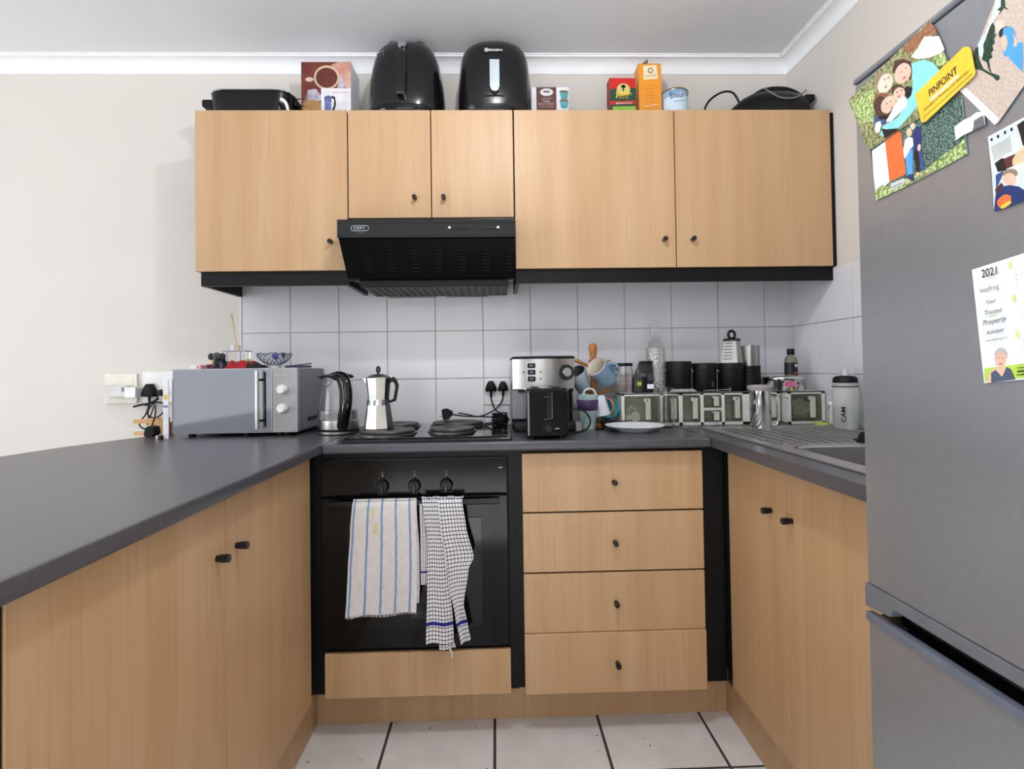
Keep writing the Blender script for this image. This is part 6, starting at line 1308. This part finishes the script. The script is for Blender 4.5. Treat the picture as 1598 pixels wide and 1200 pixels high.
def hang(b, L, R, ztop, zbot, yf, amp, ph, m, u0=0, u1=1, bottom=None, over=True, v0=0, nf=2.3, flare=0):
    """front fall of a cloth over the handle; v runs 1 (top) to 0 (bottom)"""
    def fn(u, v):
        s_ = 1 - v; x = lerp_poly(L, s_) * (1 - u) + lerp_poly(R, s_) * u
        zb = zbot + (bottom(u) if bottom else 0); z = ztop + (zb - ztop) * s_
        y = yf - amp * (.15 + s_) * math.sin(nf * PI * u + ph + s_ * 1.2) - .003 * math.sin(PI * min(1, s_ * 3)) - flare * s_
        if s_ < .035: y = yf + .010 * (1 - s_ / .035) ** 2
        return Vector((x, y, z))
    uvl = b.bm.loops.layers.uv.verify(); i0 = len(b.bm.faces); b.grid(fn, 40, 90, m); b.bm.faces.ensure_lookup_table()
    for f in b.bm.faces[i0:]:
        for lp in f.loops: q = lp[uvl].uv; lp[uvl].uv = (u0 + (u1 - u0) * q[0], v0 + (1 - v0) * q[1])
YT = -.6165
t = thing('tea_towel', 'off-white tea towel with blue vertical stripes on the oven door handle', 'tea towel', (-.345, -.61, .76))
b = MB()
hang(b, [(0, -.443), (.25, -.450), (.6, -.458), (.85, -.462), (1, -.466)], [(0, -.252), (.3, -.249), (.6, -.248), (.85, -.250), (1, -.252)], .7695, .432, YT - .006, .0075, .3, TW1, bottom=lambda u: -.012 + .010 * u + .004 * math.sin(u * 9), nf=2.0)
hang(b, [(0, -.438), (.3, -.445), (.7, -.452), (1, -.453)], [(0, -.250), (.5, -.243), (.86, -.243), (1, -.246)], .7690, .455, YT + .0015, .001, 1.2, TW1, bottom=lambda u: -.045 * (1 - u) ** 1.4 + 0 * u, nf=1.5)
b.grid(lambda u, v: Vector((-.443 + .191 * u, -.6185 + .0245 * v, .7690 + .003 * math.sin(PI * v) - 0 * v)), 20, 6, TW1)
b.grid(lambda u, v: Vector((-.440 + .186 * u, -.5945 + .002 * math.sin(u * 8), .7685 - .20 * v)), 20, 20, TW1)
b.build('cloth', t, ang=80)
fr = MB(); random.seed(5)
for k in range(60):
    u = k / 59; x = -.462 + .208 * u; z = .420 + .010 * u + .004 * math.sin(u * 9) ; fr.tube([(x, YT - .004 - .0045 * 1.15 * math.sin(2 * PI * u + 1.5), z + .003), (x + random.uniform(-.002, .002), YT - .006 - .004 * math.sin(2 * PI * u + 1.5), z - .006)], .0007, mat('fringe', (226, 222, 218), .9), 4, smooth=False)
o = fr.build('fringe', t); o['kind'] = 'stuff'
t = thing('tea_towel', 'white tea towel with dark blue check folded over the oven handle', 'tea towel', (-.17, -.61, .76))
b = MB()
hang(b, [(0, -.242), (.4, -.240), (1, -.240)], [(0, -.205), (.5, -.208), (1, -.212)], .758, .510, YT + .0005, .001, 0, TW2, 0, .35, nf=1.2, v0=-.02)
hang(b, [(0, -.234), (.12, -.226), (.3, -.216), (.6, -.220), (1, -.226)], [(0, -.170), (.3, -.160), (.6, -.152), (.85, -.142), (1, -.140)], .776, .330, YT - .006, .0035, .6, TW2, 0, .75, bottom=lambda u: .004 * math.sin(u * 7), nf=1.3)
hang(b, [(0, -.182), (.2, -.175), (.4, -.162), (.6, -.152), (.8, -.135), (1, -.118)], [(0, -.110), (.2, -.098), (.42, -.076), (.5, -.092), (.75, -.108), (.9, -.096), (1, -.088)], .774, .330, YT - .011, .006, 2.0, TW2, .3, 1.0, bottom=lambda u: -.004 + .02 * u, nf=1.6)
hang(b, [(0, -.19), (1, -.185)], [(0, -.15), (.8, -.15), (1, -.135)], .60, .312, YT - .001, .002, 1, TW2, .2, .6, bottom=lambda u: -.004 * math.sin(u * 5), nf=1.4)
b.grid(lambda u, v: Vector((-.236 + .13 * u, -.622 + .0275 * v, .7740 + .003 * math.sin(PI * v) - .004 * math.sin(u * 9) ** 2)), 20, 6, TW2)
b.grid(lambda u, v: Vector((-.232 + .12 * u, -.5945, .7725 - .15 * v)), 12, 12, TW2)
b.build('cloth', t, ang=80)
b = MB(); b.tube([(-.156, YT - .004, .322), (-.150, YT - .005, .310), (-.146, YT - .004, .296), (-.148, YT - .004, .288)], .003, mat('fringe_loop', (214, 210, 208), .9), 8); b.build('hanging_loop', t)

# ceiling lamp that lights the room (just above the frame)
t = thing('ceiling_lamp', 'round white ceiling lamp above the middle of the kitchen', 'lamp', (LAMP[0], LAMP[1], CZ))
b = MB(); b.lathe([(0, CZ - .0008), (.10, CZ - .0008), (.10, CZ - .02), (.02, CZ - .024), (0, CZ - .024)], WPL, c=(LAMP[0], LAMP[1], 0), seg=32, cap=False); b.build('base', t)
